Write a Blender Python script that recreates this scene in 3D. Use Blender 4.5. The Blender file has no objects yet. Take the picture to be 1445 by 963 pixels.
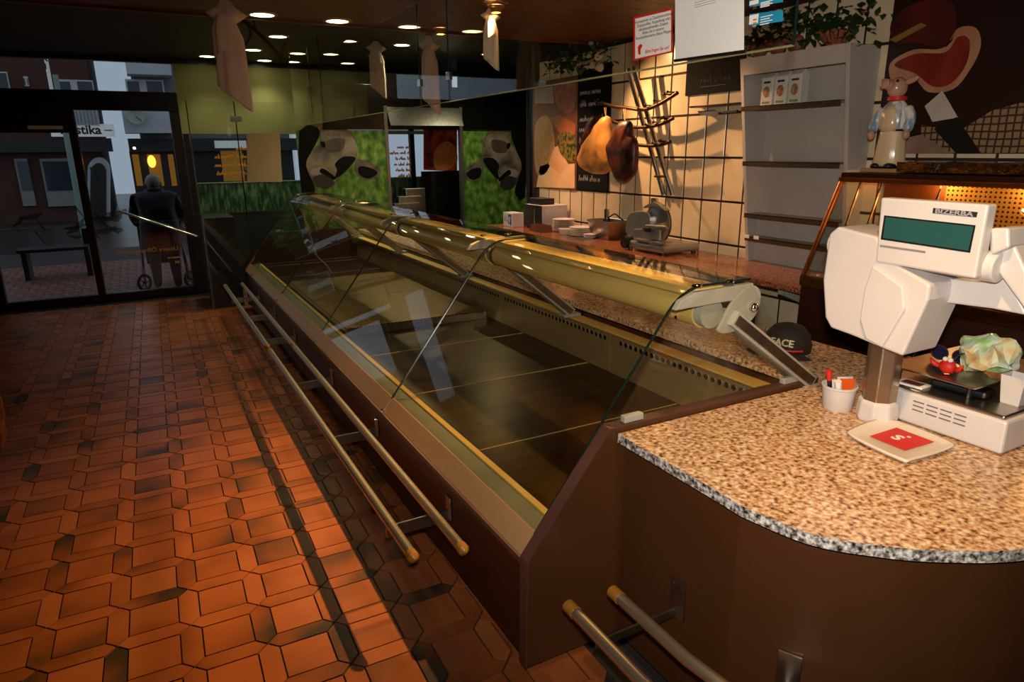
import bpy, bmesh, math, random
from mathutils import Vector, Matrix, noise
random.seed(7)
PI = math.pi
# ------------------------------------------------------------------ camera, world, lights, exposure
FPX, W, HH = 948.7, 1445.0, 963.0
YAW, PITCH, ROLL, CAMZ = math.radians(28.31), math.radians(15.91), math.radians(-0.61), 1.65
cy_, sy_, cp_, sp_ = math.cos(YAW), math.sin(YAW), math.cos(PITCH), math.sin(PITCH)
FWD = Vector((sy_*cp_, cy_*cp_, -sp_)); RGT = Vector((cy_, -sy_, 0)); UPV = RGT.cross(FWD)
RG = RGT*math.cos(ROLL) + UPV*math.sin(ROLL); UP = UPV*math.cos(ROLL) - RGT*math.sin(ROLL)
CAM = Vector((0, 0, CAMZ))
scene = bpy.context.scene
col = scene.collection
cd = bpy.data.cameras.new('camera'); cam = bpy.data.objects.new('camera', cd); col.objects.link(cam)
cd.sensor_width = 36; cd.lens = FPX/W*36; cd.clip_start = .02; cd.clip_end = 200
cam.matrix_world = Matrix(((RG.x, UP.x, -FWD.x, CAM.x), (RG.y, UP.y, -FWD.y, CAM.y), (RG.z, UP.z, -FWD.z, CAM.z), (0, 0, 0, 1)))
scene.camera = cam
vs = scene.view_settings
vs.view_transform = 'Standard'; vs.look = 'None'; vs.gamma = 1; vs.use_curve_mapping = False
vs.exposure = 0.8
world = bpy.data.worlds.new('overcast_sky'); scene.world = world; world.use_nodes = True
world.node_tree.nodes['Background'].inputs[0].default_value = (.72, .82, 1, 1)
world.node_tree.nodes['Background'].inputs[1].default_value = .34

def lamp(name, kind, loc, power, color, target=None, size=.05, angle=None, blend=.5):
    l = bpy.data.lights.new(name, kind); l.energy = power; l.color = color
    if kind == 'SPOT': l.spot_size = math.radians(angle); l.spot_blend = blend; l.shadow_soft_size = size
    elif kind == 'POINT': l.shadow_soft_size = size
    elif kind == 'AREA': l.size = size
    o = bpy.data.objects.new(name, l); col.objects.link(o); o.location = loc
    if target is not None:
        o.rotation_euler = (Vector(target)-Vector(loc)).to_track_quat('-Z', 'Y').to_euler()
    return o
WARM = (1, .58, .22)
# halogen spots over the service side of the counter
for y, p in ((2.2, 200), (3.1, 230), (4.1, 95), (5.2, 24)):
    lamp('halogen_spot_light', 'SPOT', (2.12, y, 2.46), p, WARM, (.75, y, .3), .02, 52, 1)
lamp('halogen_spot_light', 'SPOT', (1.15, .75, 2.46), 55, WARM, (1.75, 1.1, .8), .03, 60, 1)
lamp('wall_spot_light', 'SPOT', (3.1, 4.85, 2.46), 78, (1, .55, .24), (3.69, 3.85, 1.25), .015, 92, 1)
lamp('wall_spot_light', 'SPOT', (3.05, 5.75, 2.46), 60, (1, .5, .28), (3.5, 5.3, .9), .02, 80, 1)
lamp('wall_spot_light', 'SPOT', (3.05, 3.4, 2.46), 22, (1, .55, .28), (3.45, 3.3, .9), .02, 80, 1)
# the photographer's flash above the lens
lamp('camera_flash_light', 'SPOT', CAM + UP*.12 + RG*.02, 115, (1, .92, .82), CAM + UP*.12 + FWD*3 + RG*1.1 + UP*.25, .03, 102, 1)

# ------------------------------------------------------------------ helpers
def at(px, py, x=None, y=None, z=None):
    d = RG*((px-W/2)/FPX) - UP*((py-HH/2)/FPX) + FWD
    if x is not None: t = (x-CAM.x)/d.x
    elif y is not None: t = (y-CAM.y)/d.y
    else: t = (z-CAM.z)/d.z
    return CAM + d*t
def proj(p):
    q = Vector(p)-CAM; w = q.dot(FWD)
    if w <= .05: return None
    return W/2 + FPX*q.dot(RG)/w, HH/2 - FPX*q.dot(UP)/w
def lin(c):
    if isinstance(c, str): c = [int(c[i:i+2], 16)/255 for i in (0, 2, 4)]
    return tuple(((v/12.92) if v <= .04045 else ((v+.055)/1.055)**2.4) for v in c) + (1,)
MATS = {}
def mat(name, c, rough=.5, metal=0, c2=None, scale=8, amt=.5, bump=0, bscale=60, emit=None, estr=0, coat=0, stretch=None, stops=None, rnd=0, detail=3, spec=None, sss=0):
    if name in MATS: return MATS[name]
    m = bpy.data.materials.new(name); m.use_nodes = True; nt = m.node_tree; N = nt.nodes; L = nt.links
    b = N['Principled BSDF']; b.inputs['Roughness'].default_value = rough; b.inputs['Metallic'].default_value = metal
    b.inputs['Coat Weight'].default_value = coat
    if spec is not None: b.inputs['Specular IOR Level'].default_value = spec
    tc = N.new('ShaderNodeTexCoord'); mp = N.new('ShaderNodeMapping'); L.new(tc.outputs['Object'], mp.inputs[0])
    if stretch: mp.inputs['Scale'].default_value = stretch
    nz = N.new('ShaderNodeTexNoise'); nz.inputs['Scale'].default_value = scale; nz.inputs['Detail'].default_value = detail
    L.new(mp.outputs[0], nz.inputs['Vector'])
    a = lin(c); bb = lin(c2) if c2 else tuple(v*.8 for v in a[:3])+(1,)
    rp = N.new('ShaderNodeValToRGB'); e = rp.color_ramp.elements
    if stops:
        while len(e) < len(stops): e.new(.5)
        for el, (p, cc) in zip(e, stops): el.position = p; el.color = lin(cc)
    else:
        e[0].position = .5-amt/2; e[1].position = .5+amt/2; e[0].color = bb; e[1].color = a
    if rnd:
        oi = N.new('ShaderNodeObjectInfo'); ma = N.new('ShaderNodeMath'); ma.operation = 'MULTIPLY_ADD'
        ma.inputs[1].default_value = rnd; L.new(oi.outputs['Random'], ma.inputs[0]); L.new(nz.outputs['Fac'], ma.inputs[2])
        sb = N.new('ShaderNodeMath'); sb.operation = 'SUBTRACT'; sb.inputs[1].default_value = rnd/2
        L.new(ma.outputs[0], sb.inputs[0]); L.new(sb.outputs[0], rp.inputs[0])
        wv = N.new('ShaderNodeVectorMath'); wv.operation = 'ADD'; sc = N.new('ShaderNodeVectorMath'); sc.operation = 'SCALE'
        cmb = N.new('ShaderNodeCombineXYZ')
        for i in range(3): L.new(oi.outputs['Random'], cmb.inputs[i])
        L.new(cmb.outputs[0], sc.inputs[0]); sc.inputs['Scale'].default_value = 37
        L.new(tc.outputs['Object'], wv.inputs[0]); L.new(sc.outputs[0], wv.inputs[1]); L.new(wv.outputs[0], mp.inputs[0])
    else: L.new(nz.outputs['Fac'], rp.inputs[0])
    L.new(rp.outputs[0], b.inputs['Base Color'])
    if bump:
        n2 = N.new('ShaderNodeTexNoise'); n2.inputs['Scale'].default_value = bscale; L.new(mp.outputs[0], n2.inputs['Vector'])
        bp = N.new('ShaderNodeBump'); bp.inputs['Strength'].default_value = bump; bp.inputs['Distance'].default_value = .01
        L.new(n2.outputs['Fac'], bp.inputs['Height']); L.new(bp.outputs[0], b.inputs['Normal'])
    if emit:
        b.inputs['Emission Color'].default_value = lin(emit); b.inputs['Emission Strength'].default_value = estr
    if sss: b.inputs['Subsurface Weight'].default_value = sss
    MATS[name] = m; return m
def glass(name, tint=(.93, .96, .94), refl=1.0, rough=0.0):
    if name in MATS: return MATS[name]
    m = bpy.data.materials.new(name); m.use_nodes = True; nt = m.node_tree; N = nt.nodes; L = nt.links
    N.remove(N['Principled BSDF']); out = N['Material Output']
    t = N.new('ShaderNodeBsdfTransparent'); t.inputs[0].default_value = tint+(1,)
    g = N.new('ShaderNodeBsdfGlossy'); g.inputs['Roughness'].default_value = rough
    lw = N.new('ShaderNodeLayerWeight'); lw.inputs['Blend'].default_value = .5
    pw = N.new('ShaderNodeMath'); pw.operation = 'POWER'; pw.inputs[1].default_value = 5; L.new(lw.outputs['Facing'], pw.inputs[0])
    mu = N.new('ShaderNodeMath'); mu.operation = 'MULTIPLY_ADD'; mu.inputs[1].default_value = .9*refl; mu.inputs[2].default_value = .042*refl; L.new(pw.outputs[0], mu.inputs[0])
    mx = N.new('ShaderNodeMixShader'); L.new(mu.outputs[0], mx.inputs[0]); L.new(t.outputs[0], mx.inputs[1]); L.new(g.outputs[0], mx.inputs[2])
    L.new(mx.outputs[0], out.inputs[0]); MATS[name] = m; return m

class MB:
    def __init__(s): s.bm = bmesh.new(); s.M = Matrix.Identity(4)
    def v(s, p): return s.bm.verts.new(s.M @ Vector(p))
    def face(s, vs):
        try: return s.bm.faces.new(vs)
        except ValueError: return None
    def box(s, x0, x1, y0, y1, z0, z1):
        p = [s.v((x, y, z)) for x in (x0, x1) for y in (y0, y1) for z in (z0, z1)]
        for f in ((0, 1, 3, 2), (4, 6, 7, 5), (0, 4, 5, 1), (2, 3, 7, 6), (0, 2, 6, 4), (1, 5, 7, 3)): s.face([p[i] for i in f])
        return s
    def obox(s, c, size, R=None):
        old = s.M; s.M = old @ Matrix.Translation(c) @ (R.to_4x4() if R is not None else Matrix.Identity(4))
        a, b, d = [v/2 for v in size]; s.box(-a, a, -b, b, -d, d); s.M = old; return s
    def prism(s, pts, ext):
        e = Vector(ext); a = [s.v(p) for p in pts]; b = [s.v(Vector(p)+e) for p in pts]
        s.face(a); s.face(b[::-1]); n = len(a)
        for i in range(n): s.face([a[i], b[i], b[(i+1) % n], a[(i+1) % n]])
        return s
    def poly(s, pts): s.face([s.v(p) for p in pts]); return s
    def tube(s, pts, r, seg=10, caps=True, closed=False):
        pts = [Vector(p) for p in pts]; n = len(pts)
        rs = r if isinstance(r, (list, tuple)) else [r]*n
        rings = []; prev = None
        for i, p in enumerate(pts):
            if closed: d = pts[(i+1) % n]-pts[i-1]
            else: d = pts[min(i+1, n-1)]-pts[max(i-1, 0)]
            d.normalize()
            if prev is None:
                up = Vector((0, 0, 1)) if abs(d.z) < .9 else Vector((1, 0, 0)); a = d.cross(up).normalized()
            else: a = (prev - d*prev.dot(d)).normalized()
            prev = a; b = d.cross(a)
            rings.append([s.v(p + (a*math.cos(2*PI*k/seg)+b*math.sin(2*PI*k/seg))*rs[i]) for k in range(seg)])
        for i in range(n if closed else n-1):
            A, B = rings[i], rings[(i+1) % n]
            for k in range(seg): s.face([A[k], A[(k+1) % seg], B[(k+1) % seg], B[k]])
        if caps and not closed: s.face(rings[0][::-1]); s.face(rings[-1])
        return s
    def lathe(s, prof, c=(0, 0, 0), R=None, seg=24, sx=1, sy=1, caps=True, pleat=0, np_=7, slant=0):
        old = s.M; s.M = old @ Matrix.Translation(c) @ (R.to_4x4() if R is not None else Matrix.Identity(4)); rings = []
        for (r, z) in prof:
            rr = []
            for k in range(seg):
                t = 2*PI*k/seg; q = r*(1+pleat*math.sin(np_*t)) if pleat else r
                rr.append(s.v((q*sx*math.cos(t), q*sy*math.sin(t), z + (slant*math.cos(t) if z == prof[0][1] else 0))))
            rings.append(rr)
        for A, B in zip(rings, rings[1:]):
            for k in range(seg): s.face([A[k], A[(k+1) % seg], B[(k+1) % seg], B[k]])
        if caps: s.face(rings[0][::-1]); s.face(rings[-1])
        s.M = old; return s
    def ball(s, c, r, seg=14, rings=9, R=None):
        rx, ry, rz = (r, r, r) if not isinstance(r, (tuple, list)) else r
        prof = [(math.sin(PI*i/rings), -math.cos(PI*i/rings)) for i in range(rings+1)]
        prof[0] = (.02, -1); prof[-1] = (.02, 1)
        S = Matrix.Diagonal((rx, ry, rz)); return s.lathe(prof, c, (R @ S) if R is not None else S, seg)
    def build(s, name, m, parent=None, smooth=False, bevel=0, kind=None, jitter=0, jf=14):
        bmesh.ops.recalc_face_normals(s.bm, faces=s.bm.faces)
        off = world_loc(parent) if parent else Vector((0, 0, 0))
        org = off
        if parent is None:
            vs = [v.co for v in s.bm.verts]
            mn = Vector([min(v[i] for v in vs) for i in range(3)]); mx = Vector([max(v[i] for v in vs) for i in range(3)])
            org = Vector(((mn.x+mx.x)/2, (mn.y+mx.y)/2, mn.z))
        bmesh.ops.translate(s.bm, verts=s.bm.verts, vec=-org)
        if jitter:
            for v in s.bm.verts: v.co += noise.noise_vector((v.co+org)*jf)*jitter
        me = bpy.data.meshes.new(name); s.bm.to_mesh(me); s.bm.free()
        if smooth:
            for p in me.polygons: p.use_smooth = True
            if smooth != 'all': me.set_sharp_from_angle(angle=math.radians(40))
        o = bpy.data.objects.new(name, me); col.objects.link(o)
        if parent: o.parent = parent
        else: o.location = org
        if m: me.materials.append(m)
        if bevel:
            bv = o.modifiers.new('bevel', 'BEVEL'); bv.width = bevel; bv.segments = 2; bv.limit_method = 'ANGLE'; bv.angle_limit = math.radians(35)
        if kind: o['kind'] = kind
        return o
WL = {}
def world_loc(o):
    p = Vector((0, 0, 0))
    while o is not None: p += o.location; o = o.parent
    return p
def thing(name, label, cat, loc=(0, 0, 0), group=None):
    o = bpy.data.objects.new(name, None); col.objects.link(o); o.location = loc; o.empty_display_size = .05
    return tag(o, label, cat, group)
def tag(o, label, cat, group=None):
    o['label'] = label; o['category'] = cat
    if group: o['group'] = group
    return o
def struct(o): o['kind'] = 'structure'; return o
def dup(root, delta, label=None):
    r = root.copy(); col.objects.link(r); r.location = root.location + Vector(delta)
    if label: r['label'] = label
    for ch in list(root.children):
        c = ch.copy(); col.objects.link(c); c.parent = r
        for g in ch.children: d = g.copy(); col.objects.link(d); d.parent = c
    return r
def smoothpts(pts, n=5, closed=True):
    pts = [Vector(p) for p in pts]; N = len(pts); out = []
    rng = range(N) if closed else range(N-1)
    for i in rng:
        if closed: p0, p1, p2, p3 = pts[i-1], pts[i], pts[(i+1) % N], pts[(i+2) % N]
        else: p0, p1, p2, p3 = pts[max(i-1, 0)], pts[i], pts[i+1], pts[min(i+2, N-1)]
        for k in range(n):
            t = k/n
            out.append(.5*((2*p1)+(p2-p0)*t+(2*p0-5*p1+4*p2-p3)*t*t+(3*p1-p0-3*p2+p3)*t**3))
    if not closed: out.append(pts[-1])
    return out
def px_poly(pix, x=None, y=None, z=None, sm=0):
    p = [at(a, b, x, y, z) for a, b in pix]
    return smoothpts(p, sm) if sm else p
def flat(name, pix, m, parent, x=None, y=None, th=.0015, sm=0):
    """a printed patch: thin layer lying on a panel, outline from picture points on that panel's plane"""
    ext = (-th, 0, 0) if x is not None else (0, -th, 0)
    b = MB(); b.prism(px_poly(pix, x, y, None, sm), ext); return b.build(name, m, parent)
def text(name, s, size, org, right, up, m, parent=None, ext=.0008, align='LEFT', bold=0, sx=1):
    c = bpy.data.curves.new(name, 'FONT'); c.body = s; c.size = size; c.extrude = ext; c.align_x = align; c.offset = bold; c.resolution_u = 3
    t = bpy.data.objects.new(name, c); me = bpy.data.meshes.new_from_object(t); bpy.data.objects.remove(t)
    r, u = Vector(right).normalized(), Vector(up).normalized(); n = r.cross(u)
    M = Matrix(((r.x*sx, u.x, n.x, 0), (r.y*sx, u.y, n.y, 0), (r.z*sx, u.z, n.z, 0), (0, 0, 0, 1)))
    off = world_loc(parent) if parent else Vector((0, 0, 0))
    me.transform(Matrix.Translation(Vector(org)-off) @ M)
    if me.materials: me.materials[0] = m
    else: me.materials.append(m)
    o = bpy.data.objects.new(name, me); col.objects.link(o)
    if parent: o.parent = parent
    return o
def scrawl(name, w, h, org, right, up, m, parent, r=.002, seed=0):
    """an unreadable handwritten line: looping strokes of the given length"""
    rn = random.Random(seed); R_, U_ = Vector(right).normalized(), Vector(up).normalized(); b = MB(); x = 0
    while x < w:
        ln = min(w-x, rn.uniform(.35, .6)*h*5); n = max(3, int(ln/(h*.28))); pts = []
        for i in range(n*2+1):
            t = i/(n*2); tall = h*(1.0 if rn.random() < .22 else .55)
            pts.append(Vector(org)+R_*(x+ln*t+h*.12*rn.uniform(-1, 1))+U_*(tall if i % 2 else rn.uniform(-.08, .06)*h))
        b.tube(smoothpts(pts, 3, False), r, 5); x += ln+h*.5
    return b.build(name, m, parent)
def rot(axis, deg): return Matrix.Rotation(math.radians(deg), 3, axis)

# ------------------------------------------------------------------ materials
TILE = mat('terracotta_tile', 'a2522f', .32, c2='4a3524', stops=((.28, '3a3026'), (.42, '7c4420'), (.56, '96522a'), (.8, 'a35f36')), scale=2.6, rnd=.22, bump=.05, bscale=40)
GROUT = mat('floor_grout', '2a211b', .85, c2='191411', scale=20)
WTILE = mat('cream_wall_tile', 'e0cfae', .25, c2='cdb893', scale=5, rnd=.3)
WGROUT = mat('brown_wall_grout', '2c1a14', .8)
GRAN = mat('beige_granite', 'c6a27c', .16, scale=75, detail=4, stops=((.28, '3d3024'), (.38, '8a6444'), (.46, 'bd8f62'), (.56, 'd3b08a'), (.68, 'e6d6bc')))
GEDGE = mat('grey_granite_edge', 'a9a29a', .35, scale=90, detail=4, stops=((.33, '1d1b1a'), (.45, '77706a'), (.55, 'b5aea6'), (.68, 'e4e0da')))
RGRAN = mat('red_brown_granite', 'a0684a', .14, scale=110, detail=4, stops=((.32, '2a160f'), (.45, '7c432b'), (.56, 'a0623f'), (.7, 'c79872')))
BROWN = mat('brown_laminate', '4a2b18', .34, c2='43260f', scale=3)
BEDGE = mat('brown_panel_edge', '55382f', .4, c2='4a2e26', scale=6)
DKBR = mat('dark_brown_panel', '34150b', .4, c2='2b1108', scale=3)
BLACK = mat('black_plastic', '0b0a0a', .45, c2='141313', scale=9)
STEEL = mat('brushed_steel', 'b5b0a8', .3, 1, c2='9a958c', scale=30, stretch=(1, .05, 1))
CHROME = mat('chrome', 'd8d6d2', .12, 1, c2='c9c6c0', scale=6)
DECK = mat('display_deck_steel', '77603a', .3, 1, c2='5e4a2c', scale=6, stretch=(.4, 2, 1))
BAND = mat('bronze_anodised_profile', 'b28c64', .42, .15, c2='a8835c', scale=4, stretch=(4, .2, 1))
GREYB = mat('grey_green_ledge', '8d8b70', .4, .3, c2='7d7c64', scale=6)
YEL = mat('cream_plastic_strip', 'd8b35f', .45, c2='cda650', scale=6)
RAIL = mat('steel_rail_tube', 'd2c2a6', .34, .9, c2='bfae90', scale=12, stretch=(1, .1, 1))
CAPM = mat('brass_plastic_cap', '9a6a22', .4, c2='84571a', scale=20)
TUBE = mat('cream_lamp_canopy', 'dcbf74', .22, c2='cfb066', scale=5, coat=.4)
GREYP = mat('grey_plastic_bracket', 'a8a698', .45, c2='98968a', scale=10)
WHITEP = mat('white_plastic', 'd9d4d2', .38, c2='cfc9c6', scale=5)
GREYW = mat('grey_white_laminate', 'b9b2aa', .5, c2='aca59c', scale=3)
PAPER = mat('white_paper', 'efebe4', .8, c2='e6e1d8', scale=4)
RED = mat('red_print', 'd8291c', .5, c2='c92318', scale=9)
INK = mat('dark_ink', '2b2b2e', .7, c2='202022', scale=20)
CHALKB = mat('chalkboard_black', '0b0c0e', .85, c2='101113', scale=6, spec=.15)
CHALK = mat('chalk_writing', 'b9b6ae', .9, c2='8c8983', scale=60)
WOOD = mat('ceiling_wood_board', '6b3413', .4, c2='4c230c', scale=4, stretch=(1, 12, 1))
DARKC = mat('dark_ceiling_paint', '2a2a1c', .6, c2='232318', scale=3)
FRAME = mat('dark_brown_door_frame', '22140e', .35, c2='1a0f0a', scale=4)
OLIVE = mat('olive_painted_board', '8f8f5e', .5, c2='828254', scale=2)
GREEN = mat('grass_print', '41681f', .45, stops=((.3, '1f3810'), (.45, '3d5f1e'), (.56, '577a2c'), (.7, '8a8f48')), scale=9, stretch=(1.4, 1.4, 1), detail=6)
PORC = mat('white_porcelain', 'efe6dc', .18, c2='e6dbd0', scale=4)
PANE = glass('clear_glass', (.95, .97, .95))
DPANE = glass('display_glass', (.96, .965, .93), .8)
WPANE = glass('shop_window_glass', (.80, .84, .84))
GEDG = mat('dark_glass_edge', '0f1c18', .15, c2='16251f', scale=20)
LEAF = mat('dark_green_leaf', '2c4a1c', .5, c2='1d3312', scale=30, rnd=.4)

def perf(name, c, hole, ax, freq, metal=.8):
    m = mat(name, c, .4, metal); nt = m.node_tree; N = nt.nodes; L = nt.links
    tc = N.new('ShaderNodeTexCoord'); ws = []
    for a in ax:
        w = N.new('ShaderNodeTexWave'); w.bands_direction = a; w.inputs['Scale'].default_value = freq; L.new(tc.outputs['Object'], w.inputs[0]); ws.append(w)
    mu = N.new('ShaderNodeMath'); mu.operation = 'MULTIPLY'; L.new(ws[0].outputs['Fac'], mu.inputs[0]); L.new(ws[1].outputs['Fac'], mu.inputs[1])
    rp = N.new('ShaderNodeValToRGB'); e = rp.color_ramp.elements; e[0].position = .45; e[0].color = lin(c); e[1].position = .55; e[1].color = lin(hole)
    L.new(mu.outputs[0], rp.inputs[0]); L.new(rp.outputs[0], N['Principled BSDF'].inputs['Base Color']); return m
# ------------------------------------------------------------------ the room
CEIL = 2.66; YF = 8.906; XW = 3.69
fl = MB(); fl.box(-3.4, 4.9, -1.6, YF-.03, -.06, -.005); floor = struct(fl.build('floor', GROUT))
PT, ST = .2335, .163
def tile_mesh(kind):
    g = (PT-ST)/2; j = .0022
    if kind == 0: h = ST/2-j; pts = [(-h, -h), (h, -h), (h, h), (-h, h)]
    else:
        a = PT/2-j*1.6; b = ST/2-j*.4; w = g-j
        pts = [(-a, 0), (-b, -w), (b, -w), (a, 0), (b, w), (-b, w)]
        if kind == 2: pts = [(-y, x) for x, y in pts]
    return pts
def add_tile(bm, pts, cx, cy, R):
    dz = random.uniform(-.0006, .0006)
    top = []; low = []
    for x, y in pts:
        p = R @ Vector((x*.985, y*.985)); top.append(bm.verts.new((cx+p.x, cy+p.y, dz)))
        p = R @ Vector((x, y)); low.append(bm.verts.new((cx+p.x, cy+p.y, -.006)))
    bm.faces.new(top); n = len(top)
    for i in range(n): bm.faces.new([low[i], low[(i+1) % n], top[(i+1) % n], top[i]])
TR = Matrix.Rotation(math.radians(-1.0), 2); TO = Vector((.64, 2.135))
cells = []
for i in range(-19, 4):
    for j in range(-15, 30):
        for kind, (ox, oy) in ((0, (.5, .5)), (1, (.5, 0)), (2, (0, .5))):
            p = TO + TR @ Vector(((i+ox)*PT, (j+oy)*PT))
            if not (-3.3 < p.x < 1.12 and -1.4 < p.y < YF-.12): continue
            q = proj((p.x, p.y, 0)); vis = q is not None and -30 < q[0] < 900 and 400 < q[1] < 1000 and p.x < .95
            cells.append((p.length if vis else 99, kind, p))
cells.sort(key=lambda c: c[0])
shared = {}; cnt = {0: 0, 1: 0, 2: 0}; rest = bmesh.new()
for d, kind, p in cells:
    if d < 90 and cnt[kind] < (280 if kind == 0 else 145):
        cnt[kind] += 1; nm = 'square_tile' if kind == 0 else 'hexagon_tile'
        if kind not in shared:
            b = bmesh.new(); add_tile(b, tile_mesh(kind), 0, 0, TR); me = bpy.data.meshes.new(nm); b.to_mesh(me); b.free(); me.materials.append(TILE); shared[kind] = me
        o = bpy.data.objects.new(nm, shared[kind]); col.objects.link(o); o.parent = floor
        o.location = Vector((p.x, p.y, random.uniform(-.0004, .0004))) - floor.location
    else: add_tile(rest, tile_mesh(kind), p.x - floor.location.x, p.y - floor.location.y, TR)
for v in rest.verts: v.co.z -= floor.location.z
me = bpy.data.meshes.new('distant_tiles'); rest.to_mesh(me); rest.free(); me.materials.append(TILE)
o = bpy.data.objects.new('distant_tiles', me); col.objects.link(o); o.parent = floor; o['kind'] = 'stuff'

wb = MB(); wb.box(XW+.006, XW+.2, -1.6, 6.36, 0, CEIL); wall_back = struct(wb.build('wall_back', WGROUT))
tb = bmesh.new(); bmesh.ops.create_cube(tb, size=1); bmesh.ops.scale(tb, vec=(.008, .183, .288), verts=tb.verts)
bmesh.ops.bevel(tb, geom=tb.edges[:], offset=.002, segments=1, affect='EDGES')
tme = bpy.data.meshes.new('wall_tile'); tb.to_mesh(tme); tb.free(); tme.materials.append(WTILE)
for i in range(-13, 12):
    for k in range(-5, 3):
        y = 4.034+.198*(i+.5); z = 1.577+.304*(k+.5)
        if y > 6.26 or y < 1.4: continue
        o = bpy.data.objects.new('wall_tile', tme); col.objects.link(o); o.parent = wall_back; o.location = Vector((XW+.002, y, z))-wall_back.location
b = MB(); b.box(-3.4, -3.3, -1.6, YF, 0, CEIL); struct(b.build('wall_left', mat('beige_plaster', '8a7a60', .8)))
b = MB(); b.box(-3.4, 4.3, -1.7, -1.6, 0, CEIL); struct(b.build('wall_near', mat('beige_plaster', '8a7a60', .8)))
b = MB(); b.box(-3.4, 4.9, 5.12, YF+.1, CEIL, CEIL+.1); struct(b.build('ceiling', DARKC))
# dropped wooden ceiling of separate boards over the counter
wc = MB(); wc.box(-3.4, 4.3, -1.6, 5.12, 2.535, CEIL+.1); wood_ceiling = struct(wc.build('ceiling', mat('dark_wood_backing', '2a1409', .6)))
for k in range(34):
    y0 = -1.6+.2*k
    if y0 > 5.0: break
    b = MB(); b.box(-3.4, 4.3, y0+.003, min(y0+.197, 5.12), 2.515, 2.535); b.build('ceiling_board', WOOD, wood_ceiling)
b = MB(); b.box(-3.4, 4.3, 5.12, 5.15, 2.50, CEIL); b.build('edge_board', WOOD, wood_ceiling)

BULB = mat('halogen_bulb', 'ffd9a0', .4, emit='ffc27a', estr=60)
for y in (2.2, 3.1, 4.1, 5.2):
    x = 2.12
    t = thing('halogen_spot', 'small brass halogen ceiling spot above the service side of the counter', 'ceiling lamp', (x, min(y, 5.0), 2.49), 'halogen spots above the counter')
    b = MB(); b.lathe([(.05, 2.514), (.05, 2.506), (.038, 2.50), (.03, 2.475)], (x, min(y, 5.0), 0), seg=18, caps=False); b.build('brass_ring', CAPM, t, True)
    b = MB(); b.lathe([(.026, 2.492), (.026, 2.496)], (x, min(y, 5.0), 0), seg=14); b.build('bulb', BULB, t)
# downlights: ring, glowing lens
LENS = mat('downlight_lens', 'fff0c0', .4, emit='fff2b0', estr=7)
RING = mat('downlight_ring', 'c8b890', .35, .6)
first = None
for (px, py, z) in ((370, 20, 2.515), (476, 29, 2.515), (392, 51, CEIL), (357, 70, CEIL), (373, 85, CEIL), (567, 63, CEIL), (530, 79, CEIL), (292, 79, CEIL), (420, 75, CEIL), (690, 76, CEIL)):  # last one is added to light the right cow panel
    p = at(px, py, z=z)
    t = thing('downlight', 'round recessed downlight glowing in the wooden ceiling' if z < 2.6 else 'round recessed downlight glowing in the dark ceiling by the shop window', 'ceiling lamp', p, 'downlights in the wooden ceiling' if z < 2.6 else 'downlights in the dark ceiling')
    b = MB(); b.lathe([(.075, -.008), (.095, -.008), (.1, 0), (.075, 0)], p, seg=24, caps=False); b.build('trim_ring', RING, t, True)
    b = MB(); b.lathe([(.076, -.005), (.076, -.003)], p, seg=24); b.build('lens', LENS, t)
    lamp('downlight_light', 'SPOT', p-Vector((0, 0, .03)), 11 if p.x < 1.7 else 30, (1, .9, .58), p-Vector((0, 0, 2)), .05, 105 if p.x < 1.7 else 150, .9)

# ------------------------------------------------------------------ refrigerated display counter
Y0, Y1 = 1.567, 7.75
ctr = thing('refrigerated_display_counter', 'long empty refrigerated meat display counter with slanted glass and brown panels', 'display counter', (1.5, 4.6, 0))
GA, GB = Vector((.892, 0, .424)), Vector((1.455, 0, 1.165))
def gl(t): return GA + (GB-GA)*t          # along the slanted glass
prof = [(.885, .035), (.892, .424), (1.19, .803), (2.16, .803), (2.16, .035)]
for ya, yb in ((Y0, Y0+.042), (Y1-.03, Y1)):
    b = MB(); b.prism([(x, ya, z) for x, z in prof], (0, yb-ya, 0)); ep = b.build('end_panel', BROWN, ctr, bevel=.002)
    strip = [(.885, .035), (.892, .424), (1.19, .803), (2.16, .803)]; off = [(.881, .035), (.888, .4265), (1.188, .8075), (2.16, .8075)]
    b = MB()
    for i in range(3):
        q = [strip[i], strip[i+1], off[i+1], off[i]]; b.prism([(x, ya-.001, z) for x, z in q], (0, yb-ya+.002, 0))
    b.build('edge_band', BEDGE, ep)
b = MB(); b.box(.887, .905, Y0+.042, Y1-.03, .06, .405); b.build('front_panel', DKBR, ctr)
b = MB(); b.box(.98, 2.1, Y0+.05, Y1-.05, 0, .06); b.build('plinth', BLACK, ctr)
b = MB(); b.box(2.15, 2.6, Y0+.05, Y1-.03, .0, .745); b.build('rear_body', DKBR, ctr)
b = MB(); b.box(.884, .912, Y0+.042, Y1-.03, .405, .424); b.build('lower_trim', BEDGE, ctr)
YS = [Y0+.042, 2.99, 4.44, 5.87, 7.28, Y1-.03]
nrm = Vector((-(GB-GA).z, 0, (GB-GA).x)).normalized()
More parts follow.
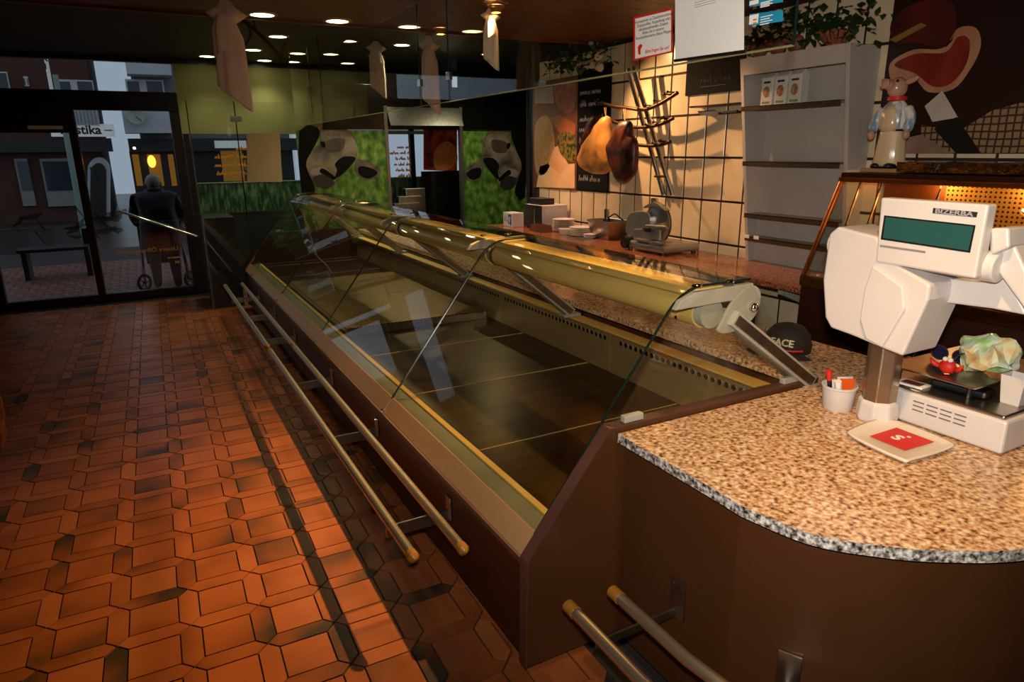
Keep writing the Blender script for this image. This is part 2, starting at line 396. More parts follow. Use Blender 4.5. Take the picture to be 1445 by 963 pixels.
for a, c in zip(YS, YS[1:]):
    p0, p1 = gl(0), gl(.093); q = [p0, p1, p1-nrm*.014, p0-nrm*.014]
    b = MB(); b.prism([(v.x, a+.002, v.z) for v in q], (0, c-a-.004, 0)); b.build('glass_rail', BAND, ctr, bevel=.002)
    # slanted pane, bent over into the flat top
    pl = [gl(.085), gl(.5), gl(.93)]
    A, B_, C_ = gl(.93), Vector((1.478, 0, 1.213)), Vector((1.575, 0, 1.217))
    for k in range(1, 7): t = k/6; pl.append(A*(1-t)**2 + B_*2*t*(1-t) + C_*t*t)
    pl.append(Vector((1.80, 0, 1.217)))
    inner = []
    for i, p in enumerate(pl):
        d = (pl[min(i+1, len(pl)-1)]-pl[max(i-1, 0)]).normalized(); inner.append(p + Vector((d.z, 0, -d.x))*.006)
    b = MB(); b.prism([(v.x, a+.004, v.z) for v in pl+inner[::-1]], (0, c-a-.008, 0)); gp = b.build('glass_pane', DPANE, ctr, True)
    for yy in (a+.004, c-.004):
        b = MB(); b.tube([(v.x, yy, v.z) for v in [(x+y)/2 for x, y in zip(pl, inner)]], .0042, 6); b.build('glass_edge', GEDG if yy < c-.1 else CHROME, gp, True)
for yy in YS[1:-1]:
    b = MB(); b.obox((.894, yy, .425), (.018, .03, .03)); b.build('glass_clip', CHROME, ctr, bevel=.003)
for yy in (Y0+.02, Y1-.015):
    b = MB(); b.prism([(x, yy-.003, z) for x, z in ((1.215, .806), (1.47, 1.145), (1.57, 1.2), (1.78, 1.2), (2.13, .806))], (0, .006, 0)); sp = b.build('side_pane', DPANE, ctr)
    for xx in (1.29, 2.02):
        b = MB(); b.obox((xx, yy, .819), (.075, .024, .022)); b.build('pane_clip', GREYP, ctr, bevel=.002)
b = MB(); b.box(.95, 1.032, Y0+.042, Y1-.03, .455, .478); b.build('inner_ledge', GREYB, ctr)
b = MB(); b.box(1.032, 1.058, Y0+.042, Y1-.03, .455, .486); b.build('ledge_strip', YEL, ctr, bevel=.002)
ys = [Y0+.042] + [2.28+.75*k for k in range(8)]
ys = [y for y in ys if y < Y1-.1] + [Y1-.03]
for a, c in zip(ys, ys[1:]):
    b = MB(); b.box(1.06, 2.13, a+.0015, c-.0015, .462, .47); dp = b.build('deck_plate', DECK, ctr)
    b = MB(); b.box(1.062, 2.12, c-.004, c-.0015, .47, .4735); b.build('plate_lip', mat('bright_lip', 'e8c98a', .3, .6), dp)
    b = MB(); b.lathe([(.017, .4700), (.017, .4708)], (1.19, (a+c)/2-.12, 0), seg=14, sx=1, sy=.6); b.build('finger_hole', BLACK, dp)
    b = MB(); b.box(1.062, 2.12, a+.002, c-.002, .3, .455); b.build('cooling_pan', DKBR, dp)
vb = [Y0+.042, 2.83, 4.1, 5.35, 6.6, Y1-.03]
for a, c in zip(vb, vb[1:]):
    b = MB(); b.box(2.128, 2.14, a+.0015, c-.0015, .47, .712); vp = b.build('vent_panel', mat('vent_panel_metal', 'b99f70', .38, .55, c2='ab9163', scale=4), ctr, bevel=.001)
    b = MB(); n = int((c-a-.06)/.0415)
    for k in range(n):
        yy = a+.045+k*.0415; b.lathe([(.0135, 0), (.0135, .0012)], (2.1275, yy, .655), rot('Y', -90), 14)
    h = b.build('vent_holes', BLACK, vp); h['kind'] = 'stuff'
    b = MB()
    for k in range(n):
        yy = a+.045+k*.0415; b.lathe([(.0135, 0), (.0160, 0), (.0160, .0018), (.0135, .0018)], (2.1277, yy, .655), rot('Y', -90), 14, caps=False)
    h = b.build('hole_rims', mat('hole_rim', 'c9b48a', .35, .6), vp); h['kind'] = 'stuff'
b = MB(); b.box(2.075, 2.15, Y0+.042, Y1-.03, .712, .722); b.build('vent_cap_strip', YEL, ctr)
# lamp canopy tube in lengths, brackets, support arms
BY = [1.60, 3.17, 4.62, 6.07, 7.5]
TC = (1.632, 1.112)
for i, (a, c) in enumerate(zip(BY, BY[1:]+[Y1-.03])):
    if c-a < .3: continue
    b = MB(); b.tube([(TC[0], a+.05, TC[1]), (TC[0], c-.03, TC[1])], .056, 24); b.build('lamp_canopy', TUBE, ctr, True)
    b = MB(); b.tube([(TC[0], a+.012, TC[1]), (TC[0], a+.05, TC[1])], .05, 24); b.build('canopy_collar', GREYP, ctr, True)
    b = MB(); b.tube([(TC[0], c-.03, TC[1]), (TC[0], c, TC[1])], .058, 24); b.build('canopy_sleeve', mat('smoke_sleeve', '5d4a2a', .3, c2='4a3a20'), ctr, True)
    b = MB(); b.lathe([(.006, -.002), (.006, .003)], (TC[0]-.05, a+.13, TC[1]-.03), rot('Y', -60), 10); b.build('canopy_screw', CHROME, ctr)
    b = MB(); b.box(1.575, 1.70, a+.03, c-.02, 1.168, 1.2); b.build('canopy_spine', TUBE, ctr, bevel=.006)
for i, yy in enumerate(BY):
    b = MB(); b.prism([(x, yy-.012, z) for x, z in ((1.45, 1.15), (1.47, 1.178), (1.53, 1.2), (1.79, 1.205), (1.80, 1.17), (1.72, 1.155))], (0, .024, 0)); br = b.build('glass_bracket', GREYP, ctr, bevel=.003)
    for xx in (1.545, 1.69):
        b = MB(); b.lathe([(.0175, 1.217), (.0175, 1.222), (.009, 1.226)], (xx, yy, 0), seg=16); b.build('pane_screw', CHROME, br, True)
    if i == 0: p, q = Vector((1.69, yy, 1.10)), Vector((2.135, yy, .79))
    else: p, q = Vector((1.66, yy, 1.09)), Vector((2.09, yy, .742))
    d = q-p; R = d.to_track_quat('X', 'Z').to_matrix()
    b = MB(); b.obox((p+q)/2, (d.length, .07, .055), R); arm = b.build('support_arm', GREYP, ctr, bevel=.003)
    b = MB(); b.obox((p+q)/2+Vector((0, -.0365, 0)), (d.length*.96, .004, .035), R); b.build('arm_flange', STEEL, arm, bevel=.001)
    b = MB(); b.box(q.x-.06, q.x+.05, yy-.04, yy+.04, q.z-.02, q.z-.002); b.build('arm_foot', GREYP, arm, bevel=.003)
b = MB(); b.prism(smoothpts([at(px, py, y=1.585) for px, py in ((1014, 469), (1019, 455), (1036, 424), (1058, 404), (1070, 406), (1074, 420), (1066, 446), (1048, 462), (1030, 470))], 3), (0, .012, 0)); pp = b.build('canopy_end_plate', GREYP, ctr, bevel=.002)
c = at(1063, 434, y=1.58); b = MB(); b.ball(c, .017); b.tube([c, c+Vector((.01, .09, 0))], .008, 10); b.build('hinge_knob', CHROME, pp, True)
# bumper rails in front of the counter: brackets are parts of each rail set
def rail_set(y0, y1, ybr, label):
    t = thing('bumper_rail', label, 'rail', (.74, (y0+y1)/2, .32))
    for xr, ye in ((.645, y0), (.812, y0-.045)):
        b = MB(); b.tube([(xr, ye, .32), (xr, y1, .32)], .0185, 18); r = b.build('rail_tube', RAIL, t, True)
        for y, s in ((ye, -1), (y1, 1)):
            b = MB(); b.lathe([(.0205, -.016), (.0205, .012), (.008, .026), (.001, .03)], (xr, y, .32), rot('X', 90 if s < 0 else -90), 18); b.build('end_cap', CAPM, r, True)
    for y in ybr:
        b = MB(); b.box(.63, .882, y-.004, y+.004, .262, .31); br = b.build('bracket_bar', STEEL, t)
        b = MB(); b.box(.879, .886, y-.022, y+.022, .27, .365); b.build('bracket_plate', STEEL, br, bevel=.002)
        for dz in (.283, .352):
            b = MB(); b.lathe([(.005, 0), (.005, .003)], (.879, y+.012, dz), rot('Y', -90), 8); b.build('screw', CHROME, br)
rail_set(1.93, 4.74, (2.17, 3.08, 3.98), 'double steel bumper rail with brass caps along the near half of the display counter')
rail_set(4.86, 7.45, (5.1, 5.95, 6.8), 'double steel bumper rail along the far half of the display counter')
# things in the display
rt = thing('raised_steel_platform', 'raised perforated steel platform tray inside the display counter', 'tray', (1.55, 5.2, .472))
PERF = perf('perforated_steel', '8f7444', '3b2c17', 'XY', 12)
for a, c in ((4.27, 5.22), (5.225, 6.2)):
    b = MB(); b.box(1.07, 2.09, a, c, .522, .53); b.build('perforated_plate', PERF, rt, bevel=.001)
for x0, x1, a, c in ((1.07, 2.09, 4.268, 4.276), (1.07, 2.09, 6.19, 6.2), (1.07, 1.076, 4.27, 6.2), (2.084, 2.09, 4.27, 6.2)):
    b = MB(); b.box(x0, x1, a, c, .472, .522); b.build('skirt', STEEL, rt)
pts = smoothpts([(1.33, 6.62, .80), (1.36, 6.6, .83), (1.40, 6.6, .78), (1.42, 6.58, .68), (1.50, 6.55, .58), (1.54, 6.55, .50)], 5, False)
b = MB()
for p, q in zip(pts, pts[1:]): b.prism([p, q, q+Vector((.004, 0, .006)), p+Vector((.004, 0, .006))], (0, .10, 0))
tag(b.build('reflection_strip', WHITEP, None, True), 'curved white strip standing for a reflection in the far end of the display', 'reflection strip')  # curved strip modelled where papers reflect in the glass

# ------------------------------------------------------------------ worktops and checkout end
def slab(name, poly, z0, z1, mtop, medge, label, cat):
    b = MB(); b.prism([(x, y, z0) for x, y in poly], (0, 0, z1-z0)); o = b.build(name, mtop, None)
    o.data.materials.append(medge)
    for p in o.data.polygons:
        if abs(p.normal.z) < .5: p.material_index = 1
    return tag(o, label, cat)
slab('granite_worktop', [(2.155, Y0+.045), (2.64, Y0+.045), (2.64, Y1-.03), (2.155, Y1-.03)], .752, .785, GRAN, GRAN, 'beige speckled granite worktop strip running behind the display glass', 'worktop')
curve = [(1.216, 1.562), (1.216, 1.12), (1.213, 1.03)]
ctrl = smoothpts([Vector((x, y, 0)) for x, y in ((1.214, 1.05), (1.256, .885), (1.352, .772), (1.452, .694), (1.604, .614), (1.80, .575), (2.05, .565))], 5, False)
curve = curve[:2] + [(v.x, v.y) for v in ctrl]
gpoly = curve + [(2.78, .565), (2.78, 1.60), (2.17, 1.60), (2.17, 1.562)]
slab('granite_counter_top', gpoly, .757, .787, GRAN, GEDGE, 'rounded beige granite checkout counter top with grey speckled edge', 'counter top')
co = thing('checkout_counter', 'rounded brown laminate checkout counter under the granite top', 'counter', (1.9, 1.1, 0))
inset = [(x+.03 if y > 1.1 else x+.03*(1.9-x)/.7, y+(.03 if y < 1.1 else 0)) for x, y in curve]
def wall_strip(pts, z0, z1, th=.02):
    b = MB(); n = len(pts); o = []
    for i, (x, y) in enumerate(pts):
        d = Vector(pts[min(i+1, n-1)])-Vector(pts[max(i-1, 0)]); d.normalize(); o.append((x-d.y*th, y+d.x*th))
    R_ = [[b.v((x, y, z)) for x, y in q] for q, z in ((pts, z0), (pts, z1), (o, z1), (o, z0))]
    for k in range(4):
        U, V = R_[k], R_[(k+1) % 4]
        for i in range(n-1): b.face([U[i], U[i+1], V[i+1], V[i]])
    b.face([r[0] for r in R_]); b.face([r[-1] for r in R_]); return b
i2 = 2
i3 = max(i for i, (x, y) in enumerate(inset) if x < 1.575)
segs = [inset[:i2+1], inset[i2:i3+1], inset[i3:]+[(2.76, .595)]]
for s_ in segs: wall_strip(s_, .035, .738).build('curved_panel', BROWN, co, True)
wall_strip(inset, .738, .757).build('shadow_gap', BLACK, co)
wall_strip([(x+.04, min(y+.04, 1.56)) for x, y in inset], 0, .035).build('plinth', BLACK, co)
nr = thing('bumper_rail', 'double steel bumper rail bending around the rounded checkout counter', 'rail', (1.1, 1.2, .33))
def offs(d):
    out = []
    for i, (x, y) in enumerate(inset):
        a = Vector(inset[min(i+1, len(inset)-1)])-Vector(inset[max(i-1, 0)]); a.normalize(); out.append((x+a.y*d, y-a.x*d))
    return out
for d, ye in ((.131, 1.42), (.287, 1.43)):
    o_ = offs(d); base = o_[0][0]
    path = [(base, ye, .33), (base, 1.10, .33)] + [(x, y, .33) for x, y in o_[2:] if y < 1.03 and x > base+.012][::3]
    b = MB(); b.tube(path, .0185, 18); r = b.build('rail_tube', RAIL, nr, True)
    b = MB(); b.lathe([(.0205, -.03), (.0205, .012), (.008, .026), (.001, .03)], (base, ye, .33), rot('X', -90), 18); b.build('end_cap', CAPM, r, True)
bx_ = inset[0][0]
b = MB(); b.box(bx_-.30, bx_-.004, 1.277, 1.284, .30, .325); br = b.build('bracket_bar', STEEL, nr)
b = MB(); b.box(bx_-.008, bx_-.001, 1.25, 1.31, .29, .42); b.build('bracket_plate', STEEL, br, bevel=.002)
for dy, dz in ((-.015, .40), (.018, .40), (-.015, .31)):
    b = MB(); b.lathe([(.005, 0), (.005, .003)], (bx_-.008, 1.28+dy, dz), rot('Y', -90), 8); b.build('screw', CHROME, br)
k = next(i for i, (x, y) in enumerate(inset) if y < .93); n_ = offs(1)[k]; nv = Vector((n_[0]-inset[k][0], n_[1]-inset[k][1], 0)); pv = Vector((inset[k][0], inset[k][1], 0))
Rz = Matrix((nv, Vector((-nv.y, nv.x, 0)), Vector((0, 0, 1)))).transposed()
b = MB(); b.obox(pv+nv*.14+Vector((0, 0, .31)), (.29, .007, .025), Rz); br = b.build('bracket_bar', STEEL, nr)
b = MB(); b.obox(pv+nv*.004+Vector((0, 0, .36)), (.007, .06, .12), Rz); b.build('bracket_plate', STEEL, br, bevel=.002)

# ------------------------------------------------------------------ checkout scale and the things around it
XS = 1.95
sc = thing('checkout_scale', 'white checkout scale with customer display on a steel column', 'scale', (2.03, 1.2, .787))
LCD = mat('lcd_screen', '24504e', .25, c2='2c5856', scale=3)
b = MB(); b.lathe([(.062, .787), (.064, .80), (.06, .853), (.052, .858)], (2.022, 1.24, 0), rot('Z', 22.5), 8); b.build('column_collar', WHITEP, sc, bevel=.006)
b = MB(); b.lathe([(.052, .853), (.052, 1.08)], (2.022, 1.24, 0), rot('Z', 22.5), 8); b.build('steel_column', mat('satin_steel', 'a8957f', .35, .9, c2='9b8872', scale=10), sc, bevel=.004)
zt = at(1417, 595, x=2.069).z
b = MB(); b.prism([(2.069, .888, .79), (2.069, 1.19, .79), (2.10, 1.30, .79), (2.56, 1.30, .79), (2.56, .888, .79)], (0, 0, zt-.79)); bd = b.build('base_body', WHITEP, sc, bevel=.008)
b = MB(); b.prism([(2.075, .90, zt), (2.075, 1.18, zt), (2.11, 1.29, zt), (2.55, 1.29, zt), (2.55, .90, zt)], (0, 0, .012)); b.build('steel_cover', STEEL, sc, bevel=.004)
b = MB()
for g in range(4):
    for r in range(3): b.box(2.0675, 2.070, 1.155-g*.042-.034, 1.155-g*.042, zt-.025-r*.014, zt-.021-r*.014)
sl = b.build('vent_slots', mat('slot_grey', '77726e', .6), bd)
b = MB(); b.box(2.10, 2.54, 1.0, 1.28, zt+.055, zt+.061); b.build('weighing_plate', STEEL, sc, bevel=.002)
for xx, yy in ((2.13, 1.03), (2.13, 1.25), (2.5, 1.03), (2.5, 1.25)):
    b = MB(); b.tube([(xx, yy, zt+.01), (xx, yy, zt+.056)], .008, 8); b.build('plate_post', BLACK, sc)
hp = [(1170, 330), (1182, 320), (1236, 334), (1262, 372), (1312, 402), (1309, 424), (1273, 503), (1245, 492), (1200, 473), (1172, 463), (1164, 448), (1161, 395)]
b = MB(); b.prism(px_poly(hp, x=XS-.03), (.17, 0, 0)); hd = b.build('printer_head', WHITEP, sc, bevel=.007)
b = MB(); b.prism(px_poly([(1234, 374), (1277, 404), (1280, 436), (1247, 490), (1224, 478), (1216, 450), (1222, 410)], x=XS-.03), (-.012, 0, 0)); b.build('printer_door', WHITEP, hd, bevel=.005)
c0, c1 = at(1178, 343, x=XS+.03), at(1412, 378, x=XS+.03)
b = MB(); b.tube([c0, (c0+c1)/2, c1], .042, 20); b.build('hinge_barrel', WHITEP, sc, True, bevel=.004)
b = MB(); b.prism(px_poly([(1243, 279), (1395, 289), (1376, 394), (1235, 370)], x=XS-.035), (.045, 0, 0)); ds = b.build('display_housing', WHITEP, sc, bevel=.006)
b = MB(); b.prism(px_poly([(1248, 304), (1377, 318), (1369, 357), (1243, 338)], x=XS-.0352), (-.001, 0, 0)); b.build('display_frame', mat('screen_bezel', '14181c', .4), ds)
b = MB(); b.prism(px_poly([(1250, 306.5), (1374, 320), (1366.5, 354), (1246, 336)], x=XS-.0364), (-.0008, 0, 0)); b.build('display_screen', LCD, ds)
b = MB(); b.prism(px_poly([(1317, 293.5), (1380, 299.5), (1378, 307), (1316, 301)], x=XS-.0352), (-.0008, 0, 0)); b.build('name_plate', mat('name_plate_dark', '26262a', .5), ds)
p0, p1 = at(1319, 300.3, x=XS-.037), at(1377, 306, x=XS-.037)
t = text('maker_name', 'BIZERBA', .0175, p0-Vector((0, 0, .0005)), p1-p0, (0, 0, 1), mat('plate_lettering', 'a5a3a8', .5), ds, sx=1.5, bold=.0004)
b = MB(); b.prism(px_poly([(1242, 345.5), (1306, 354.5), (1305.5, 357.5), (1241.5, 348.5)], x=XS-.0352), (-.0006, 0, 0)); b.build('small_print_line', mat('faint_print', '8a868a', .6), ds)
b = MB(); b.prism(px_poly([(1262, 385), (1380, 398), (1420, 385), (1450, 446), (1400, 436), (1306, 424)], x=XS+.08), (.2, 0, 0)); b.build('printer_tray', WHITEP, sc, bevel=.006)
b = MB(); b.prism(px_poly([(1396, 322), (1424, 330), (1452, 392), (1452, 446), (1412, 390), (1396, 360)], x=XS+.03), (.06, 0, 0)); b.build('side_arm', WHITEP, sc, bevel=.006)
b = MB(); b.prism(px_poly([(1398, 322), (1423, 322), (1424, 350), (1398, 360)], x=XS+.0), (.1, 0, 0)); b.build('hinge_block', WHITEP, sc, bevel=.006)

# cup with pens
cu = at(1183, 580, z=.787); cu = Vector((cu.x+.02, cu.y+.02, .787))
t = thing('pen_cup', 'round white plastic cup of pens and cards beside the scale column', 'cup', cu)
b = MB(); b.lathe([(.044, 0), (.047, .004), (.054, .076), (.057, .078), (.057, .084), (.052, .084), (.043, .006)], cu, seg=28, caps=False); b.bm.faces.ensure_lookup_table(); b.build('cup_body', WHITEP, t, True)
b = MB(); b.lathe([(.043, .004), (.043, .006)], cu, seg=28); b.build('cup_floor', WHITEP, t)
pe = MB(); pe.tube([cu+Vector((-.02, .012, .01)), cu+Vector((-.045, .012, .118))], .0075, 10); o = pe.build('marker_pen', mat('navy_pen', '1c1c33', .4)); tag(o, 'dark marker pen with red cap standing in the white cup', 'pen')
b = MB(); b.tube([cu+Vector((-.043, .012, .105)), cu+Vector((-.051, .012, .14))], .0085, 10); b.build('pen_cap', RED, o)
b = MB(); b.tube([cu+Vector((-.012, -.012, .008)), cu+Vector((-.038, -.018, .108))], .011, 12); tag(b.build('glue_stick', PAPER, None, True), 'thick white pen with navy grip standing in the white cup', 'pen')
for nm, cc, dx, dy, lab in (('business_card', 'e8641e', .012, -.016, 'orange printed card standing in the white cup'), ('business_card', 'e9e2dc', .022, .002, 'white card behind the orange card in the cup')):
    R = rot('Z', -30) @ rot('X', 8); b = MB(); b.obox(cu+Vector((dx, dy, .068)), (.052, .001, .085), R); tag(b.build(nm, mat('card_'+cc, cc, .5)), lab, 'card')

# money dish with a red card printed with an S and a dot
tr = [(1199, 606), (1236, 592), (1268, 594), (1340, 622), (1343, 632), (1290, 648), (1272, 648), (1203, 616)]
dc = at(1268, 620, z=.80)
t = thing('money_dish', 'cream plastic money dish with a red card on the granite', 'dish', (dc.x, dc.y, .787))
top = smoothpts([at(x, y, z=.806) for x, y in tr], 3); cen = sum(top, Vector())/len(top)
b = MB(); low = [cen+(p-cen)*.86+Vector((0, 0, -.018)) for p in top]; n = len(top)
A = [b.v(p) for p in top]; B = [b.v(p) for p in low]; I = [b.v(cen+(p-cen)*.93) for p in top]; J = [b.v(cen+(p-cen)*.84+Vector((0, 0, -.006))) for p in top]
for U, V in ((B, A), (A, I), (I, J)):
    for i in range(n): b.face([U[i], U[(i+1) % n], V[(i+1) % n], V[i]])
b.face(J); b.face(B[::-1]); b.build('dish_body', mat('cream_dish', 'e5d9cb', .3, c2='ddd0c0'), t, 'all')
rc = [at(x, y, z=.8022) for x, y in ((1227, 616), (1265, 604), (1318, 624), (1277, 636))]
b = MB(); b.prism(rc, (0, 0, .001)); rc_o = b.build('red_card', RED, t)
ux = (rc[3]-rc[0]).normalized(); uy = Vector((-ux.y, ux.x, 0)); uy = uy if uy.dot(rc[1]-rc[0]) > 0 else -uy; cc = sum(rc, Vector())/4
text('card_letter', 'S', .055, cc - ux*.022 - uy*.02 + Vector((0, 0, .0012)), ux, uy, PAPER, rc_o, .0004, bold=.0022)
b = MB(); b.lathe([(.006, .0012), (.006, .0018)], cc+ux*.004+uy*.031, seg=14); b.build('card_dot', PAPER, rc_o)

# things lying on the scale
zp = zt+.062
b = MB(); cb = at(1418, 572, z=zt+.012)
b.lathe([(.034, 0), (.036, .004), (.046, .085), (.047, .088), (.043, .088), (.034, .006)], (cb.x+.04, .945, zt+.012), rot('Z', 45), 4, caps=False); b.lathe([(.033, .003), (.033, .006)], (cb.x+.04, .945, zt+.012), rot('Z', 45), 4)
tag(b.build('plastic_tub', WHITEP, None, False, .004), 'square white plastic tub on the corner of the scale', 'tub')
BAGM = mat('printed_plastic_bag', 'cfe0b8', .3, stops=((.30, 'e07a28'), (.40, 'e8d9a0'), (.5, 'd8e8cc'), (.58, '8fbf5a'), (.66, 'e9efe0'), (.8, '9a3f6a')), scale=9, detail=2, coat=.3)
p = at(1400, 508, z=zp+.06); b = MB(); b.ball(p+Vector((.04, .03, .006)), (.075, .085, .055), 28, 18); tag(b.build('produce_bag', BAGM, None, False, jitter=.035, jf=22), 'crumpled plastic bag printed with fruit on the scale plate', 'bag')
p = at(1337, 520, z=zp+.018)
t = thing('toy_crab', 'small red plush crab toy with white eyes on the scale plate', 'toy', (p.x, p.y, zp))
b = MB(); b.ball(p+Vector((0, 0, .006)), (.02, .026, .022)); b.build('body', RED, t, 'all')
for s_ in (-1, 1):
    b = MB(); b.ball(p+Vector((-.006, s_*.008, .03)), .0075); b.build('eye', PAPER, t, 'all')
    b = MB(); b.tube([p+Vector((0, s_*.02, .0)), p+Vector((-.008, s_*.04, .008)), p+Vector((-.012, s_*.05, .024))], [.007, .009, .003], 8); b.build('claw', RED, t, 'all')
p = at(1325, 510, z=zp+.02)
t = thing('sunglasses', 'dark round sunglasses with tortoise frame on the scale plate', 'glasses', (p.x, p.y, zp))
DL = mat('dark_lens', '14142a', .08, c2='1c1c3c'); TORT = mat('tortoise_frame', '5a3a22', .3, c2='22150c', scale=40)
for dy in (-.035, .035):
    c = p+Vector((.06, dy, .012)); ring = [c+Vector((0, .028*math.cos(k*PI/8), .024*math.sin(k*PI/8))) for k in range(16)]
    b = MB(); b.tube(ring, .0025, 6, closed=True); b.build('rim', TORT, t, True)
    b = MB(); b.lathe([(.027, 0), (.027, .001)], c, rot('Y', 90), 18, sx=.86); b.build('lens', DL, t)
    b = MB(); b.tube(smoothpts([c+Vector((0, dy*.75, .008)), c+Vector((-.06, dy*.8, .03)), c+Vector((-.11, dy*.6, -.004))], 4, False), .0022, 6); b.build('temple_arm', TORT, t, True)
p = at(1345, 553, z=zt+.02); b = MB(); b.obox((p.x+.05, p.y, zt+.026), (.07, .16, .022), rot('Z', 4)); tag(b.build('black_case', BLACK, None, False, .008), 'black flat case under the weighing plate of the scale', 'case')
p = at(1280, 545, z=zt+.014); b = MB(); b.obox((p.x+.03, p.y, zt+.016), (.055, .085, .006), rot('Z', 4)); o = tag(b.build('small_card', PAPER, None, False, .001), 'small white card with brown print on the scale cover', 'card')
b = MB(); b.obox((p.x+.03, p.y, zt+.0195), (.035, .06, .001), rot('Z', 4)); b.build('card_print', mat('brown_print', '7c3526', .5), o)

# baseball cap on the worktop
cp = at(1112, 478, z=.80); cp = Vector((2.42, cp.y*2.42/cp.x, .785))
t = thing('baseball_cap', 'black and red baseball cap with white lettering lying on the granite worktop', 'cap', cp)
CAPB = mat('black_cap_cloth', '17130f', .8, c2='241c16', scale=20)
prof_ = [(.095, 0), (.098, .03), (.088, .075), (.06, .11), (.02, .122), (.003, .123)]
b = MB(); b.lathe(prof_, cp, seg=24, sy=1.05); b.build('crown', CAPB, t, 'all')
b = MB(); pts = []
for k in range(13):
    a = PI+.35+ (k/12-.5)*1.9; pts.append((a, .094, .185))
rings = [[b.v(cp+Vector((r*math.cos(a), r*math.sin(a), .012+(.018-.028*abs(a-PI-.35))*(r-.09)/.095))) for a, _, _ in pts] for r in (.09, .125, .165, .182)]
rings[3] = [b.v(cp+Vector((.178*math.cos(a), .178*math.sin(a), .004))) for a, _, _ in pts]
for U, V in zip(rings, rings[1:]):
    for i in range(12): b.face([U[i], U[i+1], V[i+1], V[i]])
b.build('peak', CAPB, t, 'all')
a = PI+.35; fn = Vector((math.cos(a), math.sin(a), .28)).normalized(); rv = Vector((math.sin(a), -math.cos(a), 0))*1
rv = Vector((-fn.y, fn.x, 0)).normalized(); rv = rv if rv.y < 0 else -rv
text('cap_lettering', '2FACE', .042, cp+Vector((fn.x*.101, fn.y*.104, .042))-rv*.062, rv, fn.cross(rv)*(-1 if fn.cross(rv).z < 0 else 1), mat('white_thread', 'd8c8a0', .7), t, .006, bold=.001)
b = MB(); b.tube([cp+Vector((.0985*math.cos(x), .1035*math.sin(x), .022)) for x in [PI-.6+k*.16 for k in range(13)]], .004, 6); b.build('red_piping', RED, t, True)

# ------------------------------------------------------------------ back counter, wall things
slab('granite_back_worktop', [(3.127, 2.45), (XW-.004, 2.45), (XW-.004, 6.35), (3.127, 6.35)], .866, .896, RGRAN, RGRAN, 'polished red-brown granite worktop along the tiled wall', 'worktop')
for y in (2.62, 3.45, 4.4, 5.4):
    b = MB(); b.prism([(XW-.005, y, .86), (3.2, y, .86), (3.2, y, .82), (3.5, y, .70), (XW-.005, y, .55)], (0, .035, 0)); tag(b.build('worktop_bracket', GREYP), 'grey metal bracket under the red-brown granite worktop', 'bracket', 'brackets under the back worktop')
ZB = .896
# shelf unit, front leaning back towards the foot
sh = thing('shelf_unit', 'grey-white open shelf unit with narrow steel shelves on the back worktop', 'shelf', (3.6, 2.92, ZB))
xf = lambda z: 3.62-(z-ZB)*.2/1.28
ZT = 2.178
for ya, yb in ((2.535, 2.56), (3.275, 3.30)):
    b = MB(); b.prism([(xf(ZB), ya, ZB), (XW-.004, ya, ZB), (XW-.004, ya, ZT), (xf(ZT), ya, ZT)], (0, yb-ya, 0)); b.build('side_panel', GREYW, sh, bevel=.002)
b = MB(); b.box(xf(ZT)+.005, XW-.004, 2.56, 3.275, ZT-.025, ZT); b.build('top_panel', GREYW, sh)
b = MB(); b.prism([(xf(ZT-.1), 2.56, ZT-.095), (xf(ZT), 2.56, ZT), (xf(ZT)+.02, 2.56, ZT), (xf(ZT-.1)+.02, 2.56, ZT-.095)], (0, .715, 0)); b.build('front_rail', GREYW, sh)
b = MB(); b.box(XW-.015, XW-.004, 2.56, 3.275, ZB, ZT); b.build('back_panel', GREYW, sh)
SHZ = [at(1061, v, x=3.5).z for v in (151, 228, 303, 337)]
for z in SHZ:
    x0 = xf(z)+.0
    b = MB(); b.box(x0-.03, XW-.015, 2.562, 3.273, z-.004, z); b.prism([(x0-.03, 2.562, z), (x0-.03, 2.562, z-.028), (x0-.025, 2.562, z-.028), (x0-.025, 2.562, z)], (0, .711, 0)); b.build('steel_shelf', mat('bronze_steel_shelf', '7d6a56', .3, .8, c2='6a5844', scale=8), sh)
for k in range(3):
    y = 3.17-k*.105; x0 = 3.535
    t = thing('coffee_bag', ('white printed paper bag next to the side panel on the top shelf', 'white printed paper bag between two others on the top shelf', 'white printed paper bag beside the empty space on the top shelf')[k], 'bag', (x0+.03, y, SHZ[0]), 'white bags on the top shelf')
    b = MB(); b.prism([(x0, y-.045, SHZ[0]), (x0+.07, y-.045, SHZ[0]), (x0+.07, y-.045, SHZ[0]+.17), (x0+.035, y-.045, SHZ[0]+.2), (x0, y-.045, SHZ[0]+.17)], (0, .09, 0)); b.build('bag_body', mat('bag_paper', 'd8d4cc', .45, c2='c8c4bc', scale=12), t, bevel=.005)
    b = MB(); b.lathe([(.026, 0), (.026, .001)], (x0-.0005, y, SHZ[0]+.085), rot('Y', -90), 14, sx=1.3); b.build('bag_picture', mat('coffee_print', '6b4020', .5, c2='d0a070', scale=60), t)
    b = MB(); b.box(x0-.001, x0, y-.026, y+.026, SHZ[0]+.135, SHZ[0]+.147); b.build('bag_title', INK, t)
    b = MB(); b.box(x0-.001, x0, y-.03, y+.03, SHZ[0]+.015, SHZ[0]+.028); b.build('bag_stripe', mat('green_print', '7da04a', .5), t)
def tagclip(y):
    b = MB(); b.box(3.50, 3.504, y-.02, y+.02, SHZ[3]+.0, SHZ[3]+.022); return b
for y in (3.2, 3.12): tag(tagclip(y).build('price_tag_clip', PAPER), 'small white price clip on the lowest steel shelf', 'price clip', 'price clips on the lowest shelf')

